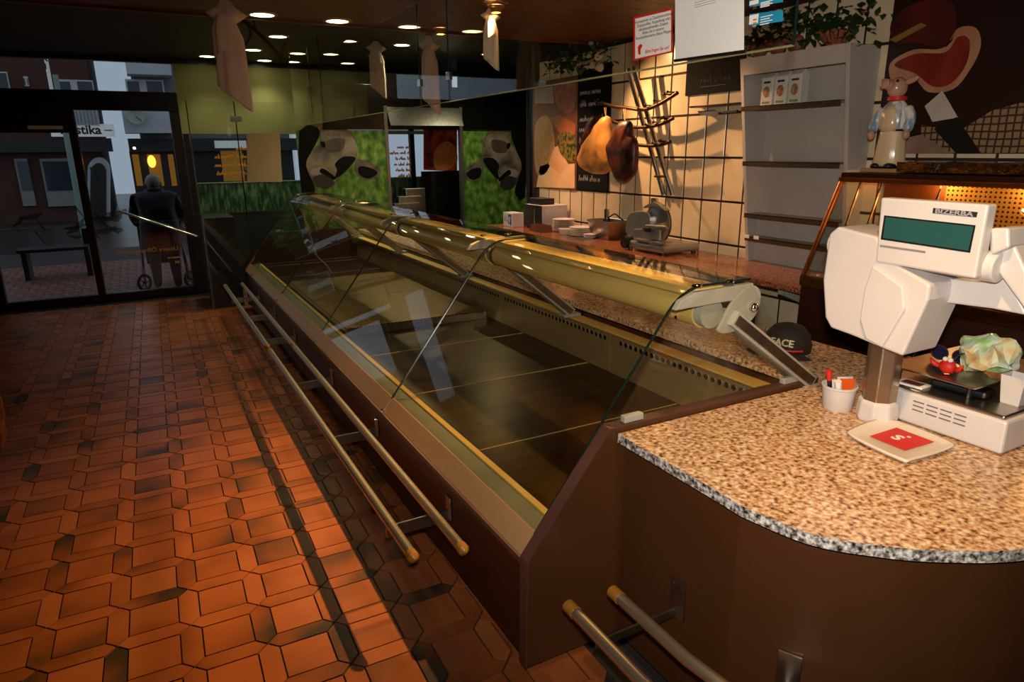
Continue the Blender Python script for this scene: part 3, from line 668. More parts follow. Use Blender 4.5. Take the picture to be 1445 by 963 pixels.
# chalkboards
RGTW = (0, -1, 0); UPW = (0, 0, 1)
cbz = thing('chalkboard', 'tall black chalkboard with handwritten lines beside the food poster', 'chalkboard', (XW-.012, 5.25, 1.28))
b = MB(); b.box(XW-.016, XW-.003, 4.99, 5.492, 1.28, 2.36); b.build('board', CHALKB, cbz)
for k, (w_, z) in enumerate(((.34, 2.12), (.36, 2.02), (.36, 1.89), (.15, 1.80), (.14, 1.70), (.08, 1.61), (.34, 1.36))):
    scrawl('chalk_line', w_, .055, (XW-.0165, 5.45, z), RGTW, (0, 0, 1), CHALK, cbz, .0022, k)
cb2 = thing('chalkboard', 'wide black chalkboard with two chalk lines above the small knife shelf', 'chalkboard', (XW-.012, 3.8, 2.02))
b = MB(); b.box(XW-.016, XW-.003, 3.50, 4.06, 2.02, 2.36); b.build('board', CHALKB, cb2)
CHALKF = mat('faint_chalk', '5f5a52', .9, c2='45413b', scale=60)
scrawl('chalk_line', .30, .06, (XW-.0165, 3.86, 2.235), RGTW, UPW, CHALKF, cb2, .0022, 21)
scrawl('chalk_line', .34, .07, (XW-.0165, 3.95, 2.09), RGTW, (0, .05, 1), CHALKF, cb2, .0024, 22)
b = MB(); b.box(XW-.0172, XW-.0165, 3.66, 3.9, 2.068, 2.072); b.build('chalk_underline', CHALKF, cb2)

# food poster on the wall (far) - flat print in patches
def poster(name, label, y0, y1, z0, z1, base):
    t = thing(name, label, 'poster', (XW-.008, (y0+y1)/2, z0)); b = MB(); b.box(XW-.012, XW-.004, y0, y1, z0, z1); b.build('poster_board', base, t); return t
po = poster('food_poster', 'colour poster of pasta, cheese and vegetables on the tiled wall', 5.495, 6.315, 1.262, 2.30, mat('poster_brown', '7a4a2c', .4, c2='54301c', scale=5))
PX = XW-.0125
PASTA = mat('print_pasta', 'c9a070', .4, c2='8a6238', scale=26, stretch=(1, 3, .6)); CREAM = mat('print_cream', 'e2b98a', .4, c2='d19c66', scale=6)
flat('print_pasta', [(755, 180), (768, 163), (778, 172), (783, 200), (780, 226), (768, 246), (756, 240)], PASTA, po, x=PX, sm=4)
flat('print_cheese_wedge', [(774, 232), (782, 208), (790, 205), (796, 222), (803, 233), (790, 246)], CREAM, po, x=PX-.0005, sm=0)
flat('print_cheese', [(757, 264), (762, 235), (776, 230), (790, 240), (800, 232), (811, 231), (811, 266)], mat('print_pale', 'ecc79c', .4, c2='dba874', scale=5), po, x=PX, sm=0)
flat('print_board', [(775, 168), (790, 162), (812, 175), (812, 190), (792, 190)], mat('print_wood', 'a5623a', .4, c2='8a4a28'), po, x=PX-.0005)
flat('print_vegetables', [(787, 192), (800, 186), (812, 196), (812, 226), (800, 226), (790, 214)], mat('print_green', '4a5a22', .4, stops=((.4, '2a2412'), (.5, '5a6a24'), (.65, 'a0622a')), scale=30), po, x=PX-.001, sm=3)
flat('print_meat', [(782, 122), (798, 117), (812, 118), (812, 150), (800, 160), (785, 146)], mat('print_meat', 'b0705a', .4, c2='7c3f30', scale=14), po, x=PX, sm=3)
flat('print_light_band', [(755, 126), (780, 122), (782, 146), (755, 146)], mat('print_grey', 'a89a92', .4), po, x=PX)

# big ham poster (right)
hp_ = poster('ham_poster', 'large dark poster of sliced ham, knife and checked cloth on the wall', .9, 2.49, 1.606, 2.51, mat('poster_dark', '2a110a', .4, c2='160806', scale=3))
HAM = mat('print_ham', '8e2f22', .35, c2='5c1a12', scale=5); FAT = mat('print_fat', 'b98a68', .4, c2='a06a4a', scale=6)
flat('print_ham_fat', [(1256, 90), (1290, 70), (1330, 68), (1352, 40), (1378, 40), (1384, 66), (1368, 100), (1345, 126), (1310, 130), (1290, 112), (1262, 120)], FAT, hp_, x=PX, sm=4)
flat('print_ham_meat', [(1262, 92), (1292, 76), (1334, 74), (1352, 52), (1368, 56), (1364, 90), (1342, 118), (1316, 122), (1292, 104)], HAM, hp_, x=PX-.0006, sm=4)
flat('print_ham_slice', [(1258, 30), (1290, 5), (1340, 0), (1350, 30), (1336, 66), (1290, 60), (1262, 60)], mat('print_ham_dark', '5e1c16', .4, c2='3a0f0c', scale=5), hp_, x=PX, sm=3)
flat('print_knife', [(1255, 56), (1300, 32), (1308, 36), (1264, 60)], mat('print_gold', '8a6a34', .4), hp_, x=PX-.0008)
flat('print_paper', [(1305, 150), (1330, 128), (1352, 166), (1316, 172)], mat('print_white', 'c8b8ac', .5), hp_, x=PX-.0006)
CHK = bpy.data.materials.new('print_checked_cloth'); CHK.use_nodes = True; nt = CHK.node_tree
tcn = nt.nodes.new('ShaderNodeTexCoord'); w1 = nt.nodes.new('ShaderNodeTexWave'); w2 = nt.nodes.new('ShaderNodeTexWave'); w1.bands_direction = 'Y'; w2.bands_direction = 'Z'
for w_ in (w1, w2): w_.inputs['Scale'].default_value = 9; w_.inputs['Distortion'].default_value = 1.2; nt.links.new(tcn.outputs['Object'], w_.inputs[0])
mxm = nt.nodes.new('ShaderNodeMath'); mxm.operation = 'MINIMUM'; nt.links.new(w1.outputs['Fac'], mxm.inputs[0]); nt.links.new(w2.outputs['Fac'], mxm.inputs[1])
rpn = nt.nodes.new('ShaderNodeValToRGB'); rpn.color_ramp.elements[0].position = .05; rpn.color_ramp.elements[1].position = .25; rpn.color_ramp.elements[0].color = lin('3a2018'); rpn.color_ramp.elements[1].color = lin('8f7450')
nt.links.new(mxm.outputs[0], rpn.inputs[0]); nt.links.new(rpn.outputs[0], nt.nodes['Principled BSDF'].inputs['Base Color'])
flat('print_cloth', [(1300, 176), (1330, 182), (1362, 180), (1400, 156), (1440, 145), (1470, 150), (1470, 217), (1300, 217)], CHK, hp_, x=PX, sm=0)
flat('print_knife_handle', [(1318, 182), (1350, 165), (1385, 217), (1350, 217)], mat('print_black', '17120f', .4), hp_, x=PX-.001)
flat('print_pork', [(1256, 200), (1300, 190), (1345, 217), (1256, 217)], mat('print_pink', '9a7a6a', .4, c2='7a5a4c'), hp_, x=PX-.0006)

# ham rack: leaning double steel pole with peg arms, hams hanging from it
rk = thing('ham_rack', 'leaning double steel pole rack with curved peg arms before the tiled wall', 'rack', (3.6, 4.3, 1.29))
XR = 3.52
for (a, bq) in (((886, 97), (917, 276)), ((893, 95), (929, 276))):
    p, q = at(*a, x=XR), at(*bq, x=XR); q.x = XW-.03
    b = MB(); b.tube([p, q], .019, 14); b.build('pole', CHROME, rk, True)
BRZ = mat('dark_bronze_metal', '5a4030', .35, .8, c2='42301f')
for pts, pegs in (([(840, 142), (862, 149), (890, 153), (908, 155), (930, 147), (956, 131)], 5), ([(862, 170), (885, 178), (905, 180), (930, 176), (950, 167)], 4), ([(895, 204), (915, 206), (930, 205), (946, 200)], 3)):
    w3 = smoothpts([at(x, y, x=XR-.01) for x, y in pts], 4, False)
    b = MB(); b.tube(w3, .014, 10); arm = b.build('peg_arm', BRZ, rk, True)
    for k in range(pegs):
        p = w3[-1-int(k*len(w3)*.45/pegs)]; b = MB(); b.tube([p, p+Vector((-.02, .085, .012))], .006, 8); b.ball(p+Vector((-.02, .085, .012)), .011, 10, 6); b.build('peg', BRZ, arm, True)
b = MB(); b.tube([at(924, 249, x=XR+.08), at(938, 249, x=XR+.08)], .009, 8); b.build('pole_stub', BRZ, rk, True)

def ham(name, pix, depth, m, label, x):
    P_ = [at(a, b_, x=x) for a, b_ in pix]; c = sum(P_, Vector())/len(P_); pts = smoothpts(P_, 4); b = MB(); rings = []; n = len(pts)
    for k in range(9):
        t = k/8*PI; s_ = max(.02, math.sin(t))**.6; rings.append([b.v(c+(p-c)*s_+Vector((-math.cos(t)*depth, 0, 0))) for p in pts])
    for U, V in zip(rings, rings[1:]):
        for i in range(n): b.face([U[i], U[(i+1) % n], V[(i+1) % n], V[i]])
    b.face(rings[0]); b.face(rings[-1]); return tag(b.build(name, m, None, 'all', jitter=.008), label, 'ham'), c
PALE = mat('pale_ham_rind', 'cf9040', .4, stops=((.3, '7a4a2a'), (.45, 'c08540'), (.6, 'd79a48')), scale=7, bump=.2, bscale=18)
DHAM = mat('smoked_ham_rind', '5a2010', .4, stops=((.35, '1c0a06'), (.5, '4a170b'), (.7, '8a3a1a')), scale=6, bump=.25, bscale=18)
h1, c1 = ham('cured_ham', [(848, 168), (858, 164), (861, 176), (864, 200), (865, 236), (848, 246), (826, 241), (817, 228), (824, 205), (838, 185)], .07, PALE, 'pale yellow cured ham hanging by string from the rack', 3.455)
ham('cured_ham', [(846, 162), (835, 165), (828, 190), (822, 208), (835, 205), (848, 185)], .06, DHAM, 'dark narrow ham hanging behind the pale ham', 3.53)
h2, c2_ = ham('cured_ham', [(874, 173), (889, 171), (892, 188), (899, 204), (897, 240), (888, 256), (874, 257), (865, 240), (857, 212), (862, 197)], .055, DHAM, 'dark red smoked ham hanging by string from the rack', 3.325)
for hx, hy0, hy1, par in ((854, 152, 166, h1), (881, 154, 174, h2)):
    a_, b2 = at(hx, hy0, x=3.49), at(hx+1, hy1, x=3.455 if hx < 870 else 3.33); b = MB(); b.tube([a_+Vector((0, .012, 0)), b2, a_+Vector((0, -.012, 0))], .003, 6); b.build('string', mat('hemp_string', 'b09060', .8), par)
ks = thing('knife_shelf', 'narrow steel wall shelf holding a broad knife under the wide chalkboard', 'shelf', (3.6, 3.8, 1.93))
a_, b2 = at(977, 152, x=3.6), at(1046, 148, x=3.6)
b = MB(); b.box(3.57, XW-.003, b2.y, a_.y, 1.925, 1.937); b.build('shelf_plate', BRZ, ks, bevel=.003)
kn = px_poly([(984, 157), (1008, 155), (1014, 160), (1009, 165), (988, 162)], x=3.6); b = MB(); b.prism(kn, (.003, 0, 0)); o = tag(b.build('broad_knife', STEEL), 'broad pointed steel knife blade hanging under the narrow wall shelf', 'knife')
b = MB(); p = at(1030, 158, x=3.6); b.obox(p, (.02, .14, .022)); b.build('handle', BLACK, o, bevel=.004)

# items on the back worktop
def boxthing(name, label, cat, x0, x1, y0, y1, z0, z1, m, bevel=.004):
    t = thing(name, label, cat, ((x0+x1)/2, (y0+y1)/2, z0)); b = MB(); b.box(x0, x1, y0, y1, z0, z1); b.build('body', m, t, bevel=bevel); return t
t = boxthing('napkin_dispenser', 'white box with a blue printed label at the far end of the back worktop', 'box', 3.24, 3.37, 5.98, 6.18, ZB, ZB+.14, WHITEP)
b = MB(); b.box(3.2385, 3.24, 6.0, 6.09, ZB+.02, ZB+.125); b.build('blue_label', mat('blue_print', '1f3f9a', .4, c2='e8e8f0', scale=22, amt=.1), t)
b = MB(); b.box(3.2385, 3.24, 6.1, 6.16, ZB+.05, ZB+.1); b.build('silver_label', mat('silver_print', 'b8b8bc', .3), t)
t = boxthing('microwave_oven', 'small black and white microwave oven against the far tiles', 'oven', 3.37, 3.66, 5.62, 5.95, ZB+.012, ZB+.23, mat('pink_white_casing', 'd8cfc8', .4))
b = MB(); b.box(3.358, 3.37, 5.62, 5.95, ZB+.012, ZB+.23); fr = b.build('door', BLACK, t, bevel=.003)
b = MB(); b.tube([(3.345, 5.72, ZB+.04), (3.345, 5.72, ZB+.2)], .006, 8); b.build('handle', CHROME, fr)
b = MB(); b.box(3.40, 3.62, 5.6185, 5.62, ZB+.04, ZB+.2); b.build('side_grille', WHITEP, t)
for xx, yy in ((3.39, 5.65), (3.63, 5.65), (3.39, 5.92), (3.63, 5.92)):
    b = MB(); b.lathe([(.012, ZB), (.012, ZB+.013)], (xx, yy, 0), seg=8); b.build('foot', BLACK, t)
t = boxthing('storage_box', 'black box lying on top of the small microwave oven', 'box', 3.4, 3.56, 5.7, 5.92, ZB+.231, ZB+.29, BLACK)
def plates(name, label, x, y, r, n, dz, grp=None):
    for k in range(n):
        t_ = MB(); t_.lathe([(r*.55, 0), (r*.62, .002), (r, .011), (r, .014), (r*.6, .006), (.002, .005)], (x, y, ZB+.001+k*dz), seg=28, caps=False)
        tag(t_.build(name, PORC, None, True), label if 0 < k < n-1 else label.replace(' plate in', (' plate at the bottom of' if k == 0 else ' plate on top of')).replace('saucer in', ('saucer at the bottom of' if k == 0 else 'saucer on top of')), 'plate', grp)
plates('porcelain_plate', 'white porcelain plate in the tall stack beside the microwave', 3.5, 5.44, .105, 8, .0145, 'tall plate stack')
plates('porcelain_plate', 'white porcelain plate in the low wide stack beside the steel container', 3.44, 5.05, .11, 5, .0165, 'low plate stack')
plates('small_saucer', 'small white saucer in the little stack before the steel container', 3.40, 4.86, .055, 3, .012, 'saucer stack')
b = MB(); b.lathe([(.04, 0), (.045, .004), (.06, .05), (.063, .055), (.058, .055), (.04, .006)], (3.36, 5.2, ZB), seg=20, caps=False); b.lathe([(.039, .002), (.039, .005)], (3.36, 5.2, ZB), seg=20); tag(b.build('small_bowl', PORC, None, True), 'small white bowl between the two plate stacks', 'bowl')
t = thing('folded_card_rack', 'brown zigzag folded holder lying before the microwave', 'holder', (3.33, 5.52, ZB))
for k in range(4):
    y = 5.63-k*.06; b = MB(); b.prism([(3.25, y+.03, ZB), (3.25, y-.03, ZB), (3.25, y, ZB+.065)], (.12, 0, 0)); b.build('fold', mat('brown_card', '6a4024', .6), t)
t = thing('steel_container', 'tapered steel gastronorm container with a hand blender inside', 'container', (3.52, 4.78, ZB))
b = MB()
q0 = [(3.45, 4.66), (3.63, 4.66), (3.63, 4.90), (3.45, 4.90)]; q1 = [(3.42, 4.62), (3.66, 4.62), (3.66, 4.94), (3.42, 4.94)]
A = [b.v((x, y, ZB+.001)) for x, y in q0]; B = [b.v((x, y, ZB+.16)) for x, y in q1]; I = [b.v((x+.008 if x < 3.5 else x-.008, y+.008 if y < 4.8 else y-.008, ZB+.16)) for x, y in q1]; J = [b.v((x+.008 if x < 3.5 else x-.008, y+.008 if y < 4.8 else y-.008, ZB+.01)) for x, y in q0]
for U, V in ((A, B), (B, I), (I, J)):
    for i in range(4): b.face([U[i], U[(i+1) % 4], V[(i+1) % 4], V[i]])
b.face(A[::-1]); b.face(J); b.build('pan', STEEL, t, bevel=.004)
hb = thing('hand_blender', 'steel and black hand blender with cable standing in the steel container', 'blender', (3.53, 4.8, ZB+.012))
b = MB(); b.tube([(3.53, 4.8, ZB+.02), (3.53, 4.8, ZB+.17)], .03, 14); b.build('motor_body', BLACK, hb, True)
b = MB(); b.tube([(3.53, 4.8, ZB+.17), (3.53, 4.8, ZB+.25)], .022, 14); b.build('steel_shaft', CHROME, hb, True)
b = MB(); b.tube(smoothpts([(3.53, 4.77, ZB+.18), (3.54, 4.7, ZB+.215), (3.55, 4.64, ZB+.19), (3.56, 4.60, ZB+.165)], 4, False), .006, 8); b.build('cable', BLACK, hb, True)
b = MB(); b.box(3.25, 3.38, 4.78, 5.0, ZB, ZB+.004); tag(b.build('steel_sheet', STEEL, None, False, .001), 'small flat steel sheet lying before the plates', 'sheet')
for k in range(5):
    b = MB(); b.obox((3.53, 4.34, ZB+.008+k*.016), (.15, .11, .0155), rot('Z', random.uniform(-10, 10))); tag(b.build('paper_pack', mat('pink_paper_%d' % (k % 2), ('dcb4a4', 'e8d8cc')[k % 2], .7)), 'folded paper pack in the pile left of the slicer', 'paper pack', 'paper packs beside the slicer')

# meat slicer
sl = thing('meat_slicer', 'silver electric meat slicer with round blade guard on the back worktop', 'slicer', (3.42, 4.0, ZB))
SLM = mat('cast_aluminium', 'b4b2ae', .28, .85, c2='9c9a96', scale=8)
b = MB(); b.box(3.25, 3.60, 3.72, 4.18, ZB+.015, ZB+.075); b.build('base', SLM, sl, bevel=.02)
for xx, yy in ((3.28, 3.76), (3.57, 3.76), (3.28, 4.14), (3.57, 4.14)):
    b = MB(); b.lathe([(.018, ZB), (.016, ZB+.02)], (xx, yy, 0), seg=10); b.build('foot', BLACK, sl)
b = MB(); b.tube([(3.23, 4.16, ZB+.055), (3.30, 4.16, ZB+.055)], .045, 20); b.build('thickness_dial', BLACK, sl, True)
b = MB(); b.prism(smoothpts([(3.30, 4.22, ZB+.11), (3.30, 4.235, ZB+.19), (3.30, 4.19, ZB+.27), (3.30, 4.08, ZB+.295), (3.30, 3.97, ZB+.285), (3.30, 3.95, ZB+.2), (3.30, 3.97, ZB+.1), (3.30, 4.1, ZB+.095)], 3), (.06, 0, 0)); b.build('gauge_plate', SLM, sl, bevel=.006)
b = MB(); b.lathe([(.135, 0), (.14, .006), (.14, .014), (.10, .03), (.002, .032)], (3.365, 3.93, ZB+.215), rot('Y', -90), 36, caps=True); b.build('blade_guard', SLM, sl, True)
b = MB(); b.lathe([(.146, 0), (.146, .003)], (3.37, 3.93, ZB+.215), rot('Y', -90), 40); b.build('blade', CHROME, sl, True)
b = MB(); b.prism(smoothpts([(3.31, 4.03, ZB+.335), (3.31, 3.93, ZB+.372), (3.31, 3.83, ZB+.335), (3.31, 3.80, ZB+.315), (3.31, 3.93, ZB+.34), (3.31, 4.04, ZB+.32)], 3), (.05, 0, 0)); b.build('sharpener_cover', SLM, sl, bevel=.005)
b = MB(); b.lathe([(.022, 0), (.028, .012), (.028, .028), (.02, .034)], (3.335, 3.95, ZB+.365), seg=16); b.build('top_knob', CHROME, sl, True)
b = MB(); b.obox((3.28, 3.95, ZB+.135), (.02, .30, .075), rot('X', -4)); b.build('carriage_fence', SLM, sl, bevel=.004)
b = MB(); b.box(3.24, 3.36, 3.76, 4.06, ZB+.088, ZB+.10); b.build('carriage_tray', SLM, sl, bevel=.004)
b = MB(); b.tube([(3.27, 3.76, ZB+.10), (3.27, 3.72, ZB+.2), (3.27, 3.73, ZB+.21), (3.27, 3.95, ZB+.2)], .009, 10); b.build('pusher_arm', SLM, sl, True)
b = MB(); b.obox((3.25, 3.92, ZB+.175), (.03, .07, .035)); b.build('pusher_block', BLACK, sl, bevel=.006)
b = MB(); b.lathe([(.012, 0), (.012, .012)], (3.235, 3.93, ZB+.17), rot('Y', -90), 14); b.build('pusher_knob', CHROME, sl, True)
b = MB(); b.box(3.26, 3.34, 3.82, 3.90, ZB+.02, ZB+.09); b.build('carriage_post', SLM, sl, bevel=.004)

# ------------------------------------------------------------------ hot food case, figurine, foil
hc = thing('hot_food_case', 'copper coloured heated food display case with slanted glass beside the shelf', 'display case', (3.35, 1.6, 0))
COP = mat('copper_metal', 'a5632e', .3, .9, c2='8a4f22', scale=8)
ya, yb = .75, 2.40
XT, XB = 3.30, 3.06
b = MB(); b.box(XB+.01, XW-.004, ya, yb, .0, .93); b.build('lower_cabinet', DKBR, hc)
b = MB(); b.box(XB-.01, XB+.03, ya, yb, .93, .985); b.build('front_lip', mat('dark_gold_metal', '7a5a22', .35, .8, c2='4a3514', scale=40), hc, bevel=.003)
b = MB(); b.box(XT-.01, XW-.01, ya, yb, 1.485, 1.515); b.build('top_plate', mat('dark_copper_top', '4a2a18', .3, .6), hc, bevel=.003)
b = MB(); b.box(XT-.03, XT+.0, ya, yb, 1.468, 1.492); b.build('top_trim', COP, hc, bevel=.004)
b = MB(); b.tube([(XB, yb-.012, .985), (XT-.015, yb-.012, 1.475)], .012, 8); b.build('corner_post', COP, hc, True)
b = MB(); b.prism([(XB, ya, .985), (XT-.015, ya, 1.475), (XT-.011, ya, 1.475), (XB+.004, ya, .985)], (0, yb-ya-.02, 0)); b.build('slanted_pane', PANE, hc)
b = MB(); b.prism([(XB+.02, yb-.006, .985), (XT, yb-.006, 1.475), (XW-.02, yb-.006, 1.475), (XW-.02, yb-.006, .985)], (0, .005, 0)); b.build('side_pane', PANE, hc)
b = MB(); b.box(XW-.03, XW-.012, ya, yb-.01, .985, 1.475); b.build('back_plate', mat('copper_back', '9a5526', .35, .8), hc)
GOLD = perf('gold_perforated_metal', 'b08436', '2a1808', 'YZ', 14)
b = MB(); b.box(XW-.035, XW-.031, ya, yb-.35, 1.2, 1.46); b.build('perforated_back', GOLD, hc)
for z, x0 in ((1.2, 3.26), (1.02, 3.14)):
    b = MB(); b.obox(((x0+XW-.03)/2, (ya+yb)/2-.05, z), (XW-.05-x0, yb-ya-.25, .006), rot('Y', 14)); b.build('perforated_shelf', GOLD, hc)
for y in (2.2, 2.32, 1.9):
    b = MB(); b.tube([(XT+.05, y, 1.47), (XB+.12, y, 1.0)], .007, 6); b.build('shelf_support', CHROME, hc, True)
b = MB(); b.tube([(3.315, 1.2, 1.476), (3.315, 2.2, 1.476)], .006, 8); b.build('heat_lamp', mat('heat_lamp_glow', 'ffb060', .4, emit='ff9a40', estr=4), hc)
for y in (1.3, 1.75, 2.15): lamp('heat_lamp_light', 'POINT', (3.42, y, 1.43), 1.6, (1, .5, .2), None, .02)
FOIL = mat('crumpled_foil', 'c9a98a', .18, 1, c2='8a6a50', scale=12, bump=1, bscale=30)
b = MB()
for k in range(40): pass
b.box(3.32, 3.56, .95, 2.12, 1.525, 1.568); bmesh.ops.subdivide_edges(b.bm, edges=b.bm.edges[:], cuts=14, use_grid_fill=True); tag(b.build('foil_tray', FOIL, None, False, jitter=.012), 'long foil covered tray lying on top of the hot food case', 'tray')
# butcher figurine
fg0 = Vector((3.42, 2.23, 1.517))
fg = thing('animal_chef_figurine', 'painted pig-headed butcher figurine with red scarf and apron', 'figurine', fg0)
CRM = mat('glazed_cream', 'dfc7a0', .2, c2='d2b78c', scale=5, coat=.5); PNK = mat('glazed_pink', 'c89a80', .22, c2='b58468', scale=6, coat=.5); BLU = mat('glazed_blue', '7a93a8', .25, c2='e0dccf', scale=1, stretch=(30, 30, .1), amt=.15)
b = MB(); b.box(3.34, 3.50, 2.13, 2.33, 1.517, 1.537); b.build('wooden_base', mat('pale_wood', 'a8834f', .5), fg, bevel=.004)
for s_ in (-1, 1):
    b = MB(); b.ball(fg0+Vector((-.03, s_*.035, .032)), (.05, .032, .018)); b.build('shoe', BLACK, fg, 'all')
b = MB(); b.lathe([(.072, .03), (.078, .05), (.07, .12), (.062, .19), (.06, .21)], fg0, seg=24, sx=.85, pleat=.05, np_=8); b.build('apron_skirt', CRM, fg, 'all')
b = MB(); b.lathe([(.061, .205), (.068, .24), (.068, .28), (.055, .32), (.035, .345), (.03, .355)], fg0, seg=24, sx=.85, sy=1.1); b.build('shirt', BLU, fg, 'all')
b = MB(); b.lathe([(.05, .2), (.056, .24), (.05, .3), (.03, .33)], fg0+Vector((-.018, 0, 0)), seg=20, sx=.9, sy=.95); b.build('apron_bib', CRM, fg, 'all')
b = MB(); b.tube([fg0+Vector((.056*.85*math.cos(k*PI/9), .064*1.05*math.sin(k*PI/9), .207)) for k in range(18)], .006, 6, closed=True); b.build('belt', BLACK, fg, True)
for s_ in (-1, 1):
    b = MB(); b.tube(smoothpts([fg0+Vector((0, s_*.06, .31)), fg0+Vector((-.01, s_*.09, .26)), fg0+Vector((-.03, s_*.092, .205))], 4, False), [.026]*4+[.024]*4+[.02], 12); a_ = b.build('arm', BLU, fg, 'all')
    b = MB(); b.ball(fg0+Vector((-.034, s_*.093, .185)), (.02, .018, .024)); b.build('hand', PNK, a_, 'all')
b = MB(); b.lathe([(.03, .345), (.046, .352), (.044, .368), (.028, .372)], fg0, seg=20); b.build('red_scarf', RED, fg, True)
hdv = fg0+Vector((-.01, 0, .41))
b = MB(); b.ball(hdv, (.05, .045, .052)); b.ball(hdv+Vector((-.05, .012, .012)), (.03, .026, .024)); h_ = b.build('head', PNK, fg, 'all')
b = MB(); b.lathe([(.022, 0), (.024, .012), (.018, .016)], hdv+Vector((-.072, .016, .016)), rot('Y', -80), 14); b.build('snout', PNK, h_, True)
for s_ in (-1, 1):
    b = MB(); b.ball(hdv+Vector((.01, s_*.062, .032)), (.012, .038, .016), R=rot('X', s_*20)); b.build('ear', PNK, h_, 'all')
    b = MB(); b.ball(hdv+Vector((-.04, s_*.022, .03)), .007); b.build('eye', BLACK, h_, 'all')
# greenery on top of the shelf unit and over the wall
def leaf_cluster(name, label, cat, pts, n, spread, size, m, extra=None):
    t = thing(name, label, cat, pts[0]); b = MB()
    for _ in range(n):
        i = random.random()*(len(pts)-1); k = int(i); p = Vector(pts[k])*(1-(i-k))+Vector(pts[k+1])*(i-k)
        p += Vector([random.gauss(0, spread) for _ in range(3)])*Vector((.5, 1, 1)).length/1.5
        R = Matrix.Rotation(random.random()*6.28, 3, 'Z') @ Matrix.Rotation(random.uniform(-1, 1), 3, 'X'); s_ = size*random.uniform(.6, 1.2)
        q = [p+R @ Vector(v)*s_ for v in ((0, 0, 0), (.4, .45, .1), (.1, 1, .0), (-.1, 1, 0), (-.4, .45, .1))]; b.poly(q)
    l = b.build('leaves', m, t); l['kind'] = 'stuff'; b = MB(); b.tube(smoothpts(pts, 4, False), .006, 6); b.build('stem', mat('dark_stem', '2a2012', .7), t, True); return t
leaf_cluster('ivy_garland', 'dark green ivy garland lying along the top of the shelf unit', 'plant', [(3.52, 3.3, 2.24), (3.48, 3.05, 2.32), (3.52, 2.8, 2.3), (3.5, 2.5, 2.28)], 380, .05, .055, LEAF)
leaf_cluster('leaf_garland', 'dark green leafy garland with white roses on the tiled wall', 'plant', [(3.54, 5.75, 2.42), (3.52, 5.45, 2.4), (3.52, 5.15, 2.38), (3.54, 4.9, 2.42)], 240, .06, .06, LEAF)
ROSE = mat('cream_rose', 'd8c8a4', .7, c2='b8a47c', scale=20)
for px, py in ((838, 62), (829, 80), (846, 78), (836, 92), (845, 94), (828, 92), (840, 48)):
    p = at(px, py, x=3.55); b = MB(); b.ball(p, .035, 16, 10); tag(b.build('white_rose', ROSE, None, 'all', jitter=.02), 'cream white rose in the bunch hanging on the tiled wall', 'flower', 'white roses on the wall')
CLAY = mat('terracotta_pot', '96583c', .6, c2='80452c', scale=8)
p = Vector((3.54, 2.72, ZT)); b = MB()
for k in range(12):
    a0 = k*PI/6
    b.prism([p+Vector((.035*math.cos(a0-.2), .035*math.sin(a0-.2), 0)), p+Vector((.035*math.cos(a0+.2), .035*math.sin(a0+.2), 0)), p+Vector((.085*math.cos(a0+.22), .085*math.sin(a0+.22), .075)), p+Vector((.1*math.cos(a0), .1*math.sin(a0), .085)), p+Vector((.085*math.cos(a0-.22), .085*math.sin(a0-.22), .075))], (0, 0, .008))
b.lathe([(.045, 0), (.05, .02), (.04, .03)], p, seg=16); tag(b.build('crown_pot', CLAY), 'terracotta pot shaped like an open crown on the shelf unit', 'pot')
for k, y in enumerate((3.22, 3.08, 2.95)):
    p = Vector((3.5, y, ZT)); b = MB(); b.ball(p+Vector((0, 0, .05)), (.04, .055, .05)); b.ball(p+Vector((-.03, .03, .075)), (.028, .028, .026)); b.ball(p+Vector((-.055, .035, .072)), (.012, .014, .014)); tag(b.build('clay_pig', CLAY, None, 'all'), ('small clay pig at the outer corner on top of the shelf unit', 'small clay pig between two others on top of the shelf unit', 'small clay pig next to the crown shaped pot')[k], 'figurine', 'clay pigs on the shelf unit')

# ------------------------------------------------------------------ hanging glass screen with notices
XG = 1.62
edges = [1.37, 3.72, 4.17, 6.69, 7.14, 8.0]
for i, (a, c) in enumerate(zip(edges, edges[1:])):
    zt_ = 2.514 if c < 5.1 else (2.499 if a < 5.15 else CEIL-.002)
    lab = ('wide clear hanging glass screen with paper notices over the checkout', 'narrow hanging glass screen next to the screen with the notices', 'wide clear hanging glass screen over the middle of the counter', 'narrow hanging glass screen over the far part of the counter', 'last clear hanging glass screen near the shop window')[i]
    t = thing('glass_screen', lab, 'glass screen', (XG, (a+c)/2, 1.915), 'hanging glass screens')
    b = MB(); b.box(XG-.003, XG+.003, a+.003, c-.003, 1.915, zt_); b.build('glass_pane', PANE, t)
    b = MB(); b.tube([(XG, a+.004, 1.915), (XG, c-.004, 1.915)], .0035, 6); b.build('lower_edge', mat('greenish_glass_edge', '8a8a68', .2, c2='7a7a5a'), t)
    b = MB(); b.tube([(XG, a+.004, 1.915), (XG, a+.004, zt_)], .004, 6); b.build('side_edge', GEDG, t)
    if i:
        b = MB(); b.obox((XG, a, 2.05), (.022, .05, .045)); b.build('pane_clamp', CHROME, t, bevel=.003)
nt_ = thing('allergen_notice', 'small notice with red border taped to the hanging glass screen', 'notice', at(921, 80, x=XG-.006))
b = MB(); b.prism(px_poly([(894, 24), (949, 11), (949, 74), (894, 86)], x=XG-.005), (-.0008, 0, 0)); b.build('red_border', RED, nt_)
b = MB(); b.prism(px_poly([(896.5, 26.5), (946.8, 14.6), (946.8, 72), (896.5, 83)], x=XG-.0059), (-.0006, 0, 0)); b.build('sheet', PAPER, nt_)
